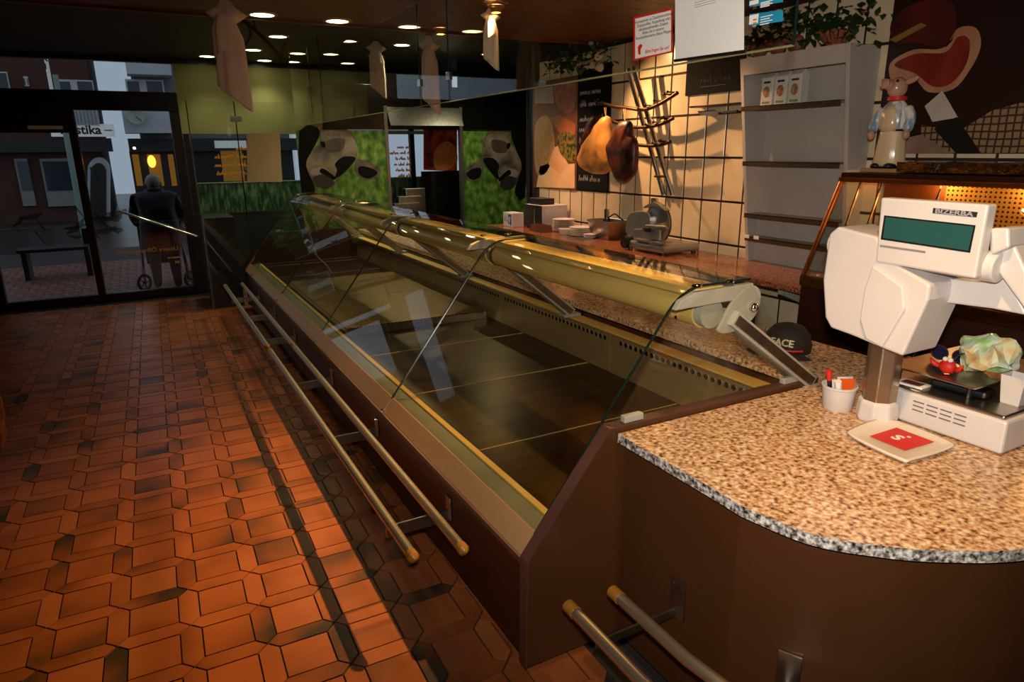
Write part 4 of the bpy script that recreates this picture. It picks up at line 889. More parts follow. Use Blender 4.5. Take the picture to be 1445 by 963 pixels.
for k, s_ in enumerate(('Informationen zu Zusammensetzung,', 'Zusatzstoffen, Verpackung oder', 'allergieauslösenden Zutaten', 'finden Sie in unserer', 'Kundeninformation (blaue Mappe)')):
    p = at(921.5, 27.5+k*5.9, x=XG-.0067); text('notice_line', s_, .0135, p, RGTW, UPW, INK, nt_, .0002, 'CENTER')
text('red_line', 'Bitte fragen Sie uns!', .0155, at(927, 72, x=XG-.0067), RGTW, UPW, RED, nt_, .0002, 'CENTER', .0002)
b = MB(); b.prism(px_poly([(900, 66), (904, 62), (907, 64), (904, 70), (904, 77), (901, 77)], x=XG-.0065), (-.0004, 0, 0)); b.build('red_emblem', RED, nt_)
wp = thing('paper_sheet', 'blank white paper sheet clipped to the hanging glass screen', 'paper', at(1000, 80, x=XG-.006))
b = MB(); b.prism(px_poly([(953, 86), (953, -8), (1050, -26), (1050, 72)], x=XG-.005), (-.001, 0, 0)); b.build('sheet', PAPER, wp)
b = MB(); b.prism(px_poly([(952, 88), (952, 84), (1053, 70), (1053, 75)], x=XG-.0065), (-.004, 0, 0)); b.build('clip_strip', STEEL, wp)
for k in range(3):
    p = at(980, 4+k*3.2, x=XG-.0062); b = MB(); b.box(XG-.0066, XG-.0061, p.y-.09, p.y, p.z-.0012, p.z); b.build('printed_line', mat('grey_print', '8a8886', .6), wp)
BLUC = mat('teal_print', '2a8fb0', .4, c2='1f7a9c', scale=6)
for k, (a, c) in enumerate((((1058, -6), (1105, 10)), ((1058, 14), (1105, 37)))):
    q = px_poly([(a[0], a[1]+6), (c[0], a[1]), (c[0], c[1]-7), (a[0], c[1])], x=XG-.005); b = MB(); b.prism(q, (-.0008, 0, 0)); o = tag(b.build('teal_sticker', BLUC), ('teal sticker at the top edge of the glass screen' if k == 0 else 'teal sticker with white stripe below another one on the glass screen'), 'sticker')
    yl, zt2, zb2 = q[0].y, q[0].z, q[3].z; hh_ = zt2-zb2
    b = MB(); b.box(XG-.0062, XG-.0058, yl-.034, yl-.001, zb2+.004, zt2-.004); wc_ = b.build('white_column', PAPER, o)
    for i_, cc_ in enumerate(('d8604a', 'e0a840', 'a8a878')):
        b = MB(); b.box(XG-.0066, XG-.0062, yl-.029, yl-.016, zt2-.012-(i_+1)*hh_*.25, zt2-.012-i_*hh_*.25-.004); b.build('colour_mark', mat('mark_'+cc_, cc_, .5), wc_)
    for i_ in range(4):
        b = MB(); b.box(XG-.0062, XG-.0058, yl-.085+(.01 if i_ % 2 else 0), yl-.042, zt2-.014-i_*hh_*.2-.0025, zt2-.014-i_*hh_*.2); b.build('printed_line', PAPER, o)

# ------------------------------------------------------------------ kiosk with cow panels at the far end
YK = 7.9
kz0 = at(485, 184, y=YK).z; kzr = at(700, 178, y=YK).z
ki = thing('grill_kiosk', 'steel framed grill kiosk with printed cow panels at the end of the shop', 'kiosk', (3.0, YK, 0))
xl0, xl1 = at(422, 230, y=YK).x, at(547, 230, y=YK).x; xr0, xr1 = at(651, 230, y=YK).x, at(744, 230, y=YK).x
b = MB(); b.box(xl0, xl1, YK, YK+.03, .02, kz0); lp = b.build('cow_panel', GREEN, ki)
b = MB(); b.box(xr0, xr1, YK, YK+.03, .02, kzr); rp_ = b.build('cow_panel', GREEN, ki)
COWG = mat('print_cow_grey', '6f6557', .5, stops=((.3, '241f1a'), (.45, '5c5146'), (.6, '7d7060')), scale=5); COWD = mat('print_cow_dark', '0e0b09', .7, spec=.1); COWP = mat('print_muzzle', '6b6058', .5, c2='4a423a', scale=8); EARP = mat('print_ear', '6a5f54', .5, c2='2c2620', scale=12)
def cpx(L_): return [(400+x/6.876, 150+y/6.876) for x, y in L_]
def cow(parent, f):
    yk = YK-.0005
    def C_(nm, pts, m, lay, sm=3): flat(nm, f(cpx(pts)), m, parent, y=yk-.0016*lay, sm=sm)
    C_('print_neck', [(150, 240), (330, 205), (345, 300), (262, 460), (225, 560), (300, 780), (290, 850), (180, 870)], COWD, 0, 2)
    C_('print_ear', [(700, 540), (720, 515), (800, 530), (900, 580), (942, 640), (900, 700), (820, 712), (740, 690), (690, 610)], EARP, 1)
    C_('print_ear_inside', [(735, 585), (850, 600), (912, 650), (830, 702), (735, 665)], COWD, 2)
    C_('print_poll_hair', [(330, 215), (420, 190), (540, 195), (640, 240), (700, 330), (700, 380), (600, 300), (440, 260)], mat('print_tuft', '6a4c34', .5, c2='3c2a1c', scale=20), 1)
    C_('print_head', [(360, 260), (420, 235), (520, 238), (640, 270), (700, 350), (712, 420), (708, 500), (640, 590), (540, 680), (490, 760), (430, 795), (340, 775), (280, 720), (225, 600), (225, 530), (270, 450), (360, 340)], COWG, 2)
    C_('print_brow_shade', [(420, 330), (560, 310), (600, 340), (560, 430), (440, 440), (400, 400)], mat('print_cow_shade', '4a4036', .5, c2='332b24', scale=7), 3)
    C_('print_cheek_shade', [(500, 560), (580, 490), (700, 500), (640, 590), (545, 680), (500, 690), (520, 620)], COWD, 3)
    C_('print_eye', [(358, 345), (400, 348), (404, 398), (372, 392)], COWD, 4)
    C_('print_muzzle_light', [(258, 632), (330, 596), (400, 600), (505, 690), (488, 730), (430, 660), (350, 665), (290, 680)], mat('print_muzzle_pale', '978a7c', .5, c2='7d7064', scale=8), 4)
    C_('print_muzzle_dark', [(285, 690), (360, 665), (440, 680), (490, 725), (478, 770), (420, 792), (330, 772)], mat('print_muzzle_deep', '2a241f', .5, c2='1a1613'), 4)
    C_('print_nose', [(352, 640), (385, 603), (505, 688), (488, 716), (430, 680)], COWD, 5)
cow(lp, lambda P_: P_)
sc_ = 90/116
cow(rp_, lambda P_: [(744-(x-432)*sc_-8, 180+(y-178)*1.0) for x, y in P_])
FRM = mat('steel_frame', '9a948c', .35, .9)
for x in (xl1, xr0, xr1):
    b = MB(); b.box(x-.018, x+.018, YK-.03, YK+.04, 0, 2.15 if x != xr1 else CEIL); b.build('frame_post', FRM, ki)
DST = mat('dark_steel', '3c3a34', .18, .9, c2='302e2a')
b = MB(); b.box(at(455, 180, y=YK).x, xr1, YK-.02, YK+.6, kz0+.01, at(600, 122, y=YK).z); b.build('canopy', DST, ki, bevel=.005)
b = MB(); b.box(xr0, xr1, YK-.01, YK+.05, at(600, 122, y=YK).z, CEIL-.002); b.build('upper_panel', mat('black_glass', '0d0d0c', .1), ki)
# hood, chicken poster, steel steps in the opening
hz0, hz1 = at(600, 178, y=YK).z, at(600, 152, y=YK).z
b = MB(); b.prism([(xl1+.02, YK-.15, hz0), (xr0-.02, YK-.15, hz0), (xr0-.02, YK-.02, hz1), (xl1+.02, YK-.02, hz1)], (0, .02, 0)); b.build('extraction_hood', STEEL, ki)
YC = 8.35
cp_ = px_poly([(598, 183), (645, 181), (645, 242), (598, 240)], y=YC)
b = MB(); b.prism(cp_, (0, .01, 0)); chk = b.build('chicken_poster', mat('print_embers', '7a1a0a', .4, stops=((.35, '200604'), (.5, '7a1c0c'), (.7, 'b8481a')), scale=7), ki)
flat('print_chicken', [(612, 232), (613, 215), (622, 203), (634, 200), (643, 210), (645, 228), (632, 240), (618, 240)], mat('print_roast', 'd08a3a', .4, c2='a85a20', scale=9), chk, y=YC-.001, sm=4)
b = MB(); b.box(at(594, 200, y=YC).x, at(648, 200, y=YC).x, YC, YC+.05, 0, at(600, 242, y=YC).z); b.build('back_counter', DST, ki)
for k, (xa, ya_, xb) in enumerate(((568, 266, 595), (558, 277, 590), (553, 287, 588))):
    p = at(xa, ya_, y=YC-.1*k); q = at(xb, ya_, y=YC-.1*k); b = MB(); b.box(p.x, q.x, YC-.1*(k+1)-.02, YC-.1*k, 0.0, p.z); b.build('steel_step', STEEL, ki, bevel=.004)

# ------------------------------------------------------------------ shop front: door, windows, lobby glass
b = MB(); b.box(-3.4, .52, YF-.05, YF+.08, 2.107, 2.304); d1 = struct(b.build('door_1', FRAME))
def dpart(nm, x0, x1, z0, z1, m, y0=YF-.04, y1=YF+.06):
    b = MB(); b.box(x0, x1, y0, y1, z0, z1); return b.build(nm, m, d1)
dpart('door_jamb', .42, .52, 0, 2.107, FRAME); dpart('door_jamb', -3.4, -1.43, 0, 2.107, FRAME)
dpart('threshold', -1.43, .42, 0, .10, FRAME); dpart('door_stile', -.575, -.505, .1, 2.107, FRAME, YF-.05, YF-.01); dpart('door_top_rail', -1.43, -.575, 1.87, 2.107, FRAME, YF-.05, YF-.01)
dpart('stile_edge', -.503, -.493, .1, 2.1, CHROME, YF-.05, YF-.02)
dpart('label_strip', -.93, -.62, 1.905, 1.94, PAPER, YF-.052, YF-.05)
dpart('glass_pane', -1.43, -.575, .1, 1.87, WPANE, YF-.035, YF-.027); dpart('glass_pane', -.5, .42, .1, 2.107, WPANE, YF+.0, YF+.008)
dpart('transom_pane', -2.2, .52, 2.304, CEIL, WPANE, YF, YF+.008); dpart('transom_head', -3.4, 4.9, CEIL-.05, CEIL, FRAME)
p, q = at(168, 298, y=YF-.08), at(278, 334, y=YF-.08); b = MB(); b.tube([p, q], .014, 10); hd_ = b.build('reflection_bar', CHROME, d1, True)  # bar modelled in place of a diagonal reflection on the door glass
FROST = glass('frosted_ornament', (.62, .64, .62), 2.2, .25)
random.seed(3)
for k in range(16):
    px, py = random.uniform(24, 165), random.uniform(294, 334); L_ = random.uniform(14, 34); a_ = random.choice((-.7, .6, .1, -.2, .9)); w_ = random.uniform(2, 4.5)
    q = [(px-math.cos(a_)*L_/2, py-math.sin(a_)*L_/2), (px+math.cos(a_)*L_/2, py+math.sin(a_)*L_/2)]
    yy = YF-.036 if px < 95 else YF-.001
    flat('frosted_ornament', [q[0], q[1], (q[1][0]+1, q[1][1]+w_), ((q[0][0]+q[1][0])/2+3, py+w_*2.2), (q[0][0]-1, q[0][1]+w_)], FROST, d1, y=yy, th=.001)
ORG = mat('orange_lettering', 'c8821e', .5, emit='c8821e', estr=.05)
text('door_lettering', 'Unsere Öffnungszeiten', .07, at(252, 353, y=YF-.002), (-1, 0, 0), UPW, ORG, d1, .0003)
for k, (px, py, w_) in enumerate(((254, 364, .13), (254, 371, .05))): scrawl('door_lettering', w_, .03, at(px, py, y=YF-.002), (-1, 0, 0), UPW, ORG, d1, .003, k)
w1_ = MB(); w1_.box(.52, 4.9, YF-.04, YF+.06, 0, .95); wf = struct(w1_.build('wall_front', mat('dark_front_wall', '1c2420', .5)))
b = MB(); b.box(.52, 3.9, YF-.04, YF+.06, 1.86, CEIL-.05); b.build('fascia_board', OLIVE, wf)
b = MB(); b.box(.60, 4.9, YF-.004, YF+.004, .95, 1.86); wn = struct(b.build('window_1', WPANE))
for x in (.56, 1.9, 3.3, 4.6):
    b = MB(); b.box(x-.03, x+.03, YF-.03, YF+.04, .95, 1.86); b.build('window_mullion', FRAME, wn)
b = MB(); b.box(.6, 4.9, YF-.0065, YF-.005, .95, 1.30); b.build('grass_film', mat('grass_film', '3f6a48', .4, stops=((.35, '123020'), (.5, '2f5a3a'), (.68, '6f8f6a')), scale=9, stretch=(3, 3, .7)), wn)
b = MB(); b.box(.6, 4.9, YF-.012, YF-.006, 1.298, 1.31); b.build('film_edge', mat('pale_green', '9ab8a0', .4), wn)
for k, (px0, px1) in enumerate(((560, 583), (550, 583), (559, 583), (556, 584), (557, 584), (562, 584))):
    p, q = at(px1, 209.5+k*8, y=YF-.006), at(px0, 209.5+k*8, y=YF-.006); scrawl('window_lettering', p.x-q.x, .045, p, (-1, 0, 0), UPW, ORG, wn, .005, 30+k)
for k, (px0, px1) in enumerate(((331, 348), (304, 348), (304, 348), (306, 347))):
    p, q = at(px1, 212+k*11.5, y=YF-.006), at(px0, 212+k*11.5, y=YF-.006); scrawl('window_lettering', p.x-q.x, .05, p, (-1, 0, 0), UPW, ORG, wn, .005, 40+k)
b = MB(); b.box(4.8, 4.9, 6.36, YF, 0, CEIL); struct(b.build('wall_right', mat('dark_front_wall', '1c2420', .5)))
b = MB(); b.box(3.69, 4.9, 6.3, 6.36, 0, CEIL); struct(b.build('wall_return', DKBR))
b = MB(); b.box(-3.4, -2.2, YF-.04, YF+.06, 2.304, CEIL); struct(b.build('wall_front', mat('dark_front_wall', '1c2420', .5)))  # unseen wall added to shorten the transom's bright reflection in the display glass
lg = thing('lobby_glass_wall', 'clear glass lobby partition with steel clamp between door and counter', 'glass wall', (.8, 7.86, 0))
for x0, x1 in ((.535, .985), (.99, 1.55)):
    b = MB(); b.box(x0, x1, 7.856, 7.864, 0.0 if x0 < .9 else .95, 2.16); b.build('glass_pane', PANE, lg)
b = MB(); b.tube([(.535, 7.86, 0), (.535, 7.86, 2.16)], .006, 6); b.build('pane_edge', mat('pale_glass_edge', '6a6e66', .2), lg)
b = MB(); b.tube([(.987, 7.86, .95), (.987, 7.86, 2.16)], .006, 6); b.build('pane_edge', GEDG, lg)
b = MB(); b.obox((.99, 7.85, 1.985), (.11, .03, .055)); b.build('clamp', STEEL, lg, bevel=.003)
b = MB(); b.prism(px_poly([(348, 188), (395, 188), (398, 257), (349, 257)], y=7.85), (0, -.001, 0)); tag(b.build('beige_poster', mat('beige_paper', 'b89c74', .7, c2='a88c66', scale=3)), 'plain beige sheet taped on the lobby glass', 'poster')
b = MB(); b.box(.56, .86, 7.90, 8.55, 0, .98); tag(b.build('black_cabinet', BLACK, None, False, .004), 'narrow black cabinet behind the lobby glass', 'cabinet')

# ------------------------------------------------------------------ ribbons and twigs under the ceiling
CLOTH = mat('cream_ribbon_cloth', 'ead6c0', .75, c2='dcc4a8', scale=6)
def ribbon(px, ytop, ybot, ztop, w, label, seed):
    p = at(px, max(ytop, 0), z=ztop); zb = at(px, ybot, y=p.y).z; h = ztop-zb
    t = thing('hanging_ribbon', label, 'ribbon', (p.x, p.y, zb)); random.seed(seed)
    b = MB(); b.lathe([(w, zb), (w*.98, zb+h*.3), (w*.9, zb+h*.62), (w*.5, zb+h*.8)], (p.x, p.y, 0), seg=40, sy=.4, pleat=.13, np_=6, slant=-h*.13, caps=False); b.build('tail', CLOTH, t, 'all')
    b = MB(); b.lathe([(w*.75, zb+h*.5), (w*.7, zb+h*.7), (w*.35, zb+h*.84)], (p.x-w*.35, p.y-.04, 0), seg=32, sy=.4, pleat=.15, np_=5, slant=h*.08, caps=False); b.build('upper_tail', CLOTH, t, 'all')
    b = MB(); b.lathe([(w*.4, zb+h*.76), (w*1.25, zb+h*.86), (w*.6, zb+h*.93), (w*.3, ztop-.001)], (p.x, p.y, 0), seg=28, sy=.5, pleat=.22, np_=4, caps=False); b.build('bow', CLOTH, t, 'all')
ribbon(317, 0, 140, 2.512, .085, 'large cream cloth ribbon hanging from the wooden ceiling before the lobby glass', 1)
ribbon(605, 50, 150, CEIL, .085, 'cream ribbon shape standing for a reflection above the kiosk opening', 2)  # ribbon reflected in the glass, built as a solid shape
ribbon(530, 58, 130, CEIL, .075, 'thin cream ribbon shape standing for a reflection above the left cow panel', 3)  # another glass reflection modelled as hanging cloth
ribbon(692, 12, 90, 2.512, .055, 'slim grey-cream cloth ribbon hanging behind the glass screen', 4)
TW = mat('dark_twig', '33231a', .8)
t = thing('twig_branch', 'dark bare twig branch hanging below the ceiling downlights', 'branch', at(345, 25, y=5.6))
for pts, r in (([(335, 22), (352, 36), (368, 50), (384, 66), (402, 88)], .014), ([(350, 35), (354, 50), (346, 64)], .008), ([(361, 44), (358, 30), (362, 20)], .007), ([(398, 80), (399, 68), (403, 60)], .008)):
    b = MB(); b.tube(smoothpts([at(x, y, y=5.6) for x, y in pts], 4, False), r, 7); b.build('twig', TW, t, True)

# ------------------------------------------------------------------ street
b = MB(); b.box(-16, 22, YF+.06, 34, -.12, -.02); struct(b.build('street_ground', mat('wet_asphalt', '3a3634', .3, c2='2a2725', scale=3)))
PAV = mat('wet_red_paving', '7a4a3c', .5, stops=((.35, '46261e'), (.5, '7a4232'), (.65, '96604c')), scale=10, bump=.3, bscale=30)
gp_ = MB(); gp_.box(-8, 12, YF+.07, 14.2, -.02, 0); pv = struct(gp_.build('pavement', mat('paving_joint', '2c2320', .6)))
pm_ = None
for i in range(-10, 6):
    for j in range(0, 14):
        x, y = i*.2+(j % 2)*.1, 9.65+j*.205
        if pm_ is None:
            b = MB(); b.box(-.096, .096, -.098, .098, 0, .006); pm_ = b.build('paving_stone', PAV, pv, bevel=.003); o = pm_
        else: o = pm_.copy(); col.objects.link(o)
        o.location = Vector((x, y, .0))
b = MB(); b.box(-3.5, 3, YF+.07, 9.62, 0, .004); b.build('granite_threshold', mat('pink_threshold_stone', '9a8078', .35, c2='84695f', scale=30), pv)
YB = 21.0
BRK = mat('dark_brick_facade', '5e3428', .8, c2='3e2018', scale=6, stretch=(1, 1, 30)); WHT = mat('white_render', 'c8c8cc', .7, c2='b4b4b8', scale=2); WFR = mat('white_window_frame', 'd8d6d0', .5); DGL = mat('dark_window_glass', '39424a', .12, c2='2c343c', scale=1)
def B(px0, py0, px1, py1, y=YB): p, q = at(px0, py0, y=y), at(px1, py1, y=y); return min(p.x, q.x), max(p.x, q.x), min(p.z, q.z), max(p.z, q.z)
bb = thing('brick_building', 'dark brick house with tavern signs across the street', 'building', (-3, YB, -.02))
x0, x1, z0, z1 = B(-160, -60, 160, 312); xs1 = x1
b = MB(); b.box(x0, x1, YB, YB+6, -.02, 8); b.build('facade', BRK, bb)
def bpart(nm, r, m, par, d=.08, y=YB): x0, x1, z0, z1 = B(*r, y=y); b = MB(); b.box(x0, x1, y-d, y-.001, z0, z1); return b.build(nm, m, par)
for r in ((76, 112, 137, 150), (-40, 100, 20, 150), (33, 108, 42, 122)):
    wf_ = bpart('window', r, WFR, bb, .06); a, b_, c, d = r; m_ = (a+c)/2
    for s0, s1 in ((a+2, m_-2), (m_+2, c-2)): bpart('pane', (s0, b_+3, s1, d-2), DGL, wf_, .07)
bpart('balcony_front', (95, 156, 142, 178), WHT, bb, .5)
for k in range(8): bpart('balcony_slat', (100+k*5, 157, 102+k*5, 176), mat('grey_slat', '8a8a88', .6), bb, .53)
bpart('ground_floor_band', (-160, 196, 160, 214), mat('dark_awning', '2c2a2a', .6), bb, .3)
for r in ((20, 224, 52, 290), (56, 224, 108, 290)):
    w_ = bpart('shop_window', r, mat('grey_shop_frame', '8c8a84', .6), bb, .1); bpart('pane', (r[0]+4, r[1]+4, r[2]-4, r[3]-22), DGL, w_, .12)
arch = [(124, 305)] + [(140+16*math.cos(a), 240+18*math.sin(a)*-1) for a in [PI-k*PI/10 for k in range(11)]] + [(156, 305)]
b = MB(); b.prism(px_poly(arch, y=YB-.02), (0, -.12, 0)); dr = b.build('arched_surround', WHT, bb)
arch2 = [(127, 305)] + [(139+11*math.cos(a), 244+14*math.sin(a)*-1) for a in [PI-k*PI/10 for k in range(11)]] + [(150, 305)]
b = MB(); b.prism(px_poly(arch2, y=YB-.145), (0, -.03, 0)); dr2 = b.build('door_leaf', mat('brown_door', '2e1c14', .5), bb)
bpart('door_window', (127, 236, 137, 256), DGL, dr2, .04, YB-.175)
sg = thing('tavern_sign', 'long white tavern sign with blackletter name across the street', 'sign', at(130, 193, y=YB-.3))
SIGNW = mat('sign_white', 'dcdcdc', .5, emit='ffffff', estr=.12)
x0, x1, z0, z1 = B(70, 175, 163, 193, YB-.3); b = MB(); b.box(x0, x1, YB-.42, YB-.3, z0, z1); b.build('sign_box', SIGNW, sg)
text('sign_lettering', 'Rustika', .30, at(143.5, 189, y=YB-.425), (1, 0, 0), UPW, mat('dark_red_lettering', '3a1414', .6), sg, .004, 'RIGHT', .008, 1.0)
b = MB(); p = at(153, 184, y=YB-.425); b.box(p.x-.09, p.x+.09, p.y-.003, p.y, p.z-.012, p.z+.012); b.build('sign_emblem', INK, sg)
sv = thing('vertical_sign', 'narrow white vertical sign with stacked letters on the brick house', 'sign', at(63, 122, y=YB-1))
x0, x1, z0, z1 = B(54, 40, 70, 122, YB-1); b = MB(); b.box(x0, x1, YB-1.0, YB-.05, z0-.1, z1); b.build('sign_box', SIGNW, sv)
for k, ch in enumerate('Rust'):
    p = at(62, 86+k*11, y=YB-1.005); text('sign_letter', ch, .26, p, (1, 0, 0), UPW, mat('dark_red_lettering', '3a1414', .6), sv, .003, 'CENTER', .006)
wbld = thing('white_building', 'white rendered apartment house with balconies across the street', 'building', (3, YB, -.02))
x0, x1, z0, z1 = B(161, -60, 420, 312); b = MB(); b.box(x0+.02, x1, YB+.02, YB+6, -.02, 8); b.build('facade', mat('grey_render', '77777a', .8), wbld)
bpart('balcony', (166, 20, 241, 110), WHT, wbld, .7); bpart('balcony', (172, 158, 243, 189), WHT, wbld, .9)
wf_ = bpart('balcony_door', (176, 112, 236, 156), WFR, wbld, .1); bpart('pane', (179, 115, 201, 152), DGL, wf_, .12); bpart('pane', (206, 115, 233, 152), DGL, wf_, .12)
bpart('shopfront_band', (180, 196, 420, 212), mat('dark_awning', '2c2a2a', .6), wbld, .4)
gf = bpart('shop_front', (182, 213, 420, 300), mat('dark_shopfront', '1e1c1a', .5), wbld, .1)
for r in ((186, 218, 202, 262), (207, 218, 232, 262), (236, 218, 250, 262), (310, 212, 345, 255), (366, 212, 398, 255)): bpart('lit_window', r, mat('lit_window_glow', '6a4a1c', .3, emit='b87a24', estr=.22), gf, .13)
b = MB(); b.ball(at(214, 228, y=YB-.2), (.10, .10, .16)); tag(b.build('glowing_lamp', mat('lamp_glow', 'ffb060', .4, emit='ff9a30', estr=3), None, 'all'), 'small glowing orange lamp in the restaurant window across the street', 'lamp')
bpart('name_board', (300, 199, 345, 209), SIGNW, wbld, .45)
ds_ = thing('satellite_dish', 'grey satellite dish on the lower white balcony across the street', 'satellite dish', at(192, 182, y=YB-1))
c = at(192, 165, y=YB-1.0); b = MB(); b.lathe([(.02, 0), (.12, .02), (.2, .07), (.205, .07), (.12, .01)], c, rot('X', 75), 24, caps=False); b.build('dish', GREYP, ds_, True)
b = MB(); b.tube([c, c+Vector((0, .14, -.1)), c+Vector((0, .14, -.4))], .02, 8); b.build('mast', GREYP, ds_); b = MB(); b.tube([c, c+Vector((.1, -.25, -.1))], .01, 6); b.build('feed_arm', BLACK, ds_)
p = at(119, 330, z=0); b = MB(); b.lathe([(.07, 0), (.06, .3), (.05, 3.2)], (p.x, p.y, 0), seg=12); tag(b.build('reflection_post', mat('pale_green_post', '8a9a90', .4)), 'pale grey-green post standing for a reflection of the door edge', 'post')  # post modelled for a reflection of the door edge
bn = thing('street_bench', 'dark wooden bench on the wet pavement outside the door', 'bench', at(75, 380, z=0))
p, q = at(25, 352, y=11.2), at(126, 350, y=11.2)
b = MB(); b.box(p.x, q.x, 11.0, 11.4, p.z-.04, p.z); b.build('seat', BLACK, bn)
for x in (p.x+.04, q.x-.06):
    b = MB(); b.box(x, x+.06, 11.02, 11.38, 0, p.z-.04); b.build('leg', BLACK, bn)
b = MB(); b.box(q.x-.07, q.x, 11.36, 11.42, 0, at(125, 322, y=11.4).z); b.build('post', BLACK, bn)

# ------------------------------------------------------------------ people
def skin(name, V, Ed, m, parent=None, label=None, cat=None, sub=2, root=0):
    me = bpy.data.meshes.new(name); me.from_pydata([v[0] for v in V], Ed, []); o = bpy.data.objects.new(name, me); col.objects.link(o)
    o.modifiers.new('skin', 'SKIN'); sl_ = me.skin_vertices[0].data
    for i, v in enumerate(V):
        r = v[1]; sl_[i].radius = r if isinstance(r, tuple) else (r, r); sl_[i].use_root = (i == root)
    o.modifiers.new('sub', 'SUBSURF').levels = sub; o.modifiers['sub'].render_levels = sub
    dg = bpy.context.evaluated_depsgraph_get(); me2 = bpy.data.meshes.new_from_object(o.evaluated_get(dg)); bpy.data.objects.remove(o)
    for p in me2.polygons: p.use_smooth = True
    me2.materials.clear(); me2.materials.append(m)
    if parent: me2.transform(Matrix.Translation(-world_loc(parent)))
    o = bpy.data.objects.new(name, me2); col.objects.link(o)
    if parent: o.parent = parent
    return o
COAT = mat('dark_navy_coat', '14161c', .6, c2='0d0e12', scale=6); SKINM = mat('skin', 'b07a5c', .5, c2='a06a4e', scale=8); HAIR = mat('white_hair', 'b8b0a4', .7, c2='938b80', scale=30); TROU = mat('dark_trousers', '101012', .7)
yp = 9.42; pc = at(215, 408, y=yp); hx = at(216, 258, y=yp).x; ztop = at(215, 247, y=yp).z; k_ = ztop/1.40
pe_ = thing('person', 'person in a dark coat pushing a wheeled walker outside the door', 'person', (hx, yp, 0))
X = lambda dx, dy, z: (hx+dx, yp+dy, z*k_)
V = [(X(0, 0, .72), (.17, .15)), (X(0, .02, .92), (.19, .15)), (X(0, .06, 1.10), (.20, .14)), (X(0, .10, 1.18), (.13, .10)), (X(0, .13, 1.23), .06), (X(0, .15, 1.30), (.075, .085)), (X(0, .15, 1.36), (.055, .06)),
     (X(-.2, .09, 1.12), .075), (X(-.27, .12, .92), .062), (X(-.24, .32, .80), .05), (X(-.22, .42, .80), .035), (X(.2, .09, 1.12), .075), (X(.27, .12, .92), .062), (X(.24, .32, .80), .05), (X(.22, .42, .80), .035),
     (X(-.10, 0, .66), .10), (X(-.11, .04, .36), .075), (X(-.11, 0, .08), .05), (X(-.12, .12, .04), .04), (X(.10, 0, .66), .10), (X(.11, -.02, .36), .075), (X(.11, -.08, .08), .05), (X(.12, .04, .04), .04)]
Ed = [(0, 1), (1, 2), (2, 3), (3, 4), (4, 5), (5, 6), (2, 7), (7, 8), (8, 9), (9, 10), (2, 11), (11, 12), (12, 13), (13, 14), (0, 15), (15, 16), (16, 17), (17, 18), (0, 19), (19, 20), (20, 21), (21, 22)]
body = skin('body', V, Ed, COAT, pe_)
b = MB(); b.lathe([(.25, .52*k_), (.24, .6*k_), (.215, .85*k_), (.20, 1.0*k_)], (hx, yp+.02, 0), seg=24, sy=.75, pleat=.04, np_=6, caps=False); b.build('coat_skirt', COAT, pe_, 'all')
b = MB(); b.ball(X(0, .15, 1.315), (.083, .095, .092), 20, 14); b.build('hair', HAIR, pe_, 'all')
for s_ in (-1, 1):
    b = MB(); b.ball(X(s_*.085, .17, 1.29), (.012, .025, .032)); b.build('ear', SKINM, pe_, 'all')
    b = MB(); b.ball(X(s_*.22, .45, .80), (.035, .045, .03)); hh = b.build('hand', SKINM, pe_, 'all')
b = MB(); b.lathe([(.10, 1.17*k_), (.115, 1.20*k_), (.095, 1.235*k_)], (hx, yp+.115, 0), seg=20, sy=.8, caps=False); b.build('collar', COAT, pe_, 'all')
ro = thing('wheeled_walker', 'black wheeled walker pushed by the person outside the door', 'walker', (hx, yp+.5, 0))
WH = mat('rubber_wheel', '0e0e0e', .6); FRG = mat('walker_frame', '3a3c40', .35, .8)
for s_ in (-1, 1):
    b = MB(); b.tube([X(s_*.23, .40, .80), X(s_*.24, .55, .78), X(s_*.25, .62, .2)], .013, 8); b.build('frame_tube', FRG, ro, True)
    b = MB(); b.tube([X(s_*.25, .6, .45), X(s_*.26, -.02, .12)], .012, 8); b.build('rear_tube', FRG, ro, True)
    b = MB(); b.tube([X(s_*.23, .36, .80), X(s_*.23, .46, .80)], .018, 8); b.build('handle_grip', BLACK, ro, True)
    for dy in (-.02, .62):
        c = Vector(X(s_*.26, dy, 0)); c.z = .11; yw = Vector((.75, .66, 0)) if dy < 0 else Vector((0, 1, 0)); ring = [c+yw*.09*math.cos(k*PI/10)+Vector((0, 0, .09*math.sin(k*PI/10))) for k in range(20)]
        b = MB(); b.tube(ring, .018, 8, closed=True); w_ = b.build('wheel', WH, ro, True)
        b = MB(); b.lathe([(.02, -.02), (.02, .02)], c, rot('Y', 90), 10); b.build('hub', FRG, w_)
        b = MB()
        for k in range(5): b.tube([c, c+yw*.085*math.cos(k*1.257)+Vector((0, 0, .085*math.sin(k*1.257)))], .006, 5)
        b.build('spokes', FRG, w_)
b = MB(); b.box(hx-.22, hx+.22, yp+.36, yp+.58, .5, .53); b.build('seat', BLACK, ro, bevel=.01)
b = MB(); b.box(hx-.2, hx+.2, yp+.55, yp+.7, .25, .5); b.build('basket_bag', BLACK, ro, bevel=.02)
def by_height(o, par, zleg, zneck, mleg, mskin, mshoe):
    base = world_loc(par).z
    for m_ in (mleg, mskin, mshoe): o.data.materials.append(m_)
    for p in o.data.polygons:
        z = p.center.z+base; p.material_index = 3 if z < .09 else 1 if z < zleg else 2 if z > zneck else 0
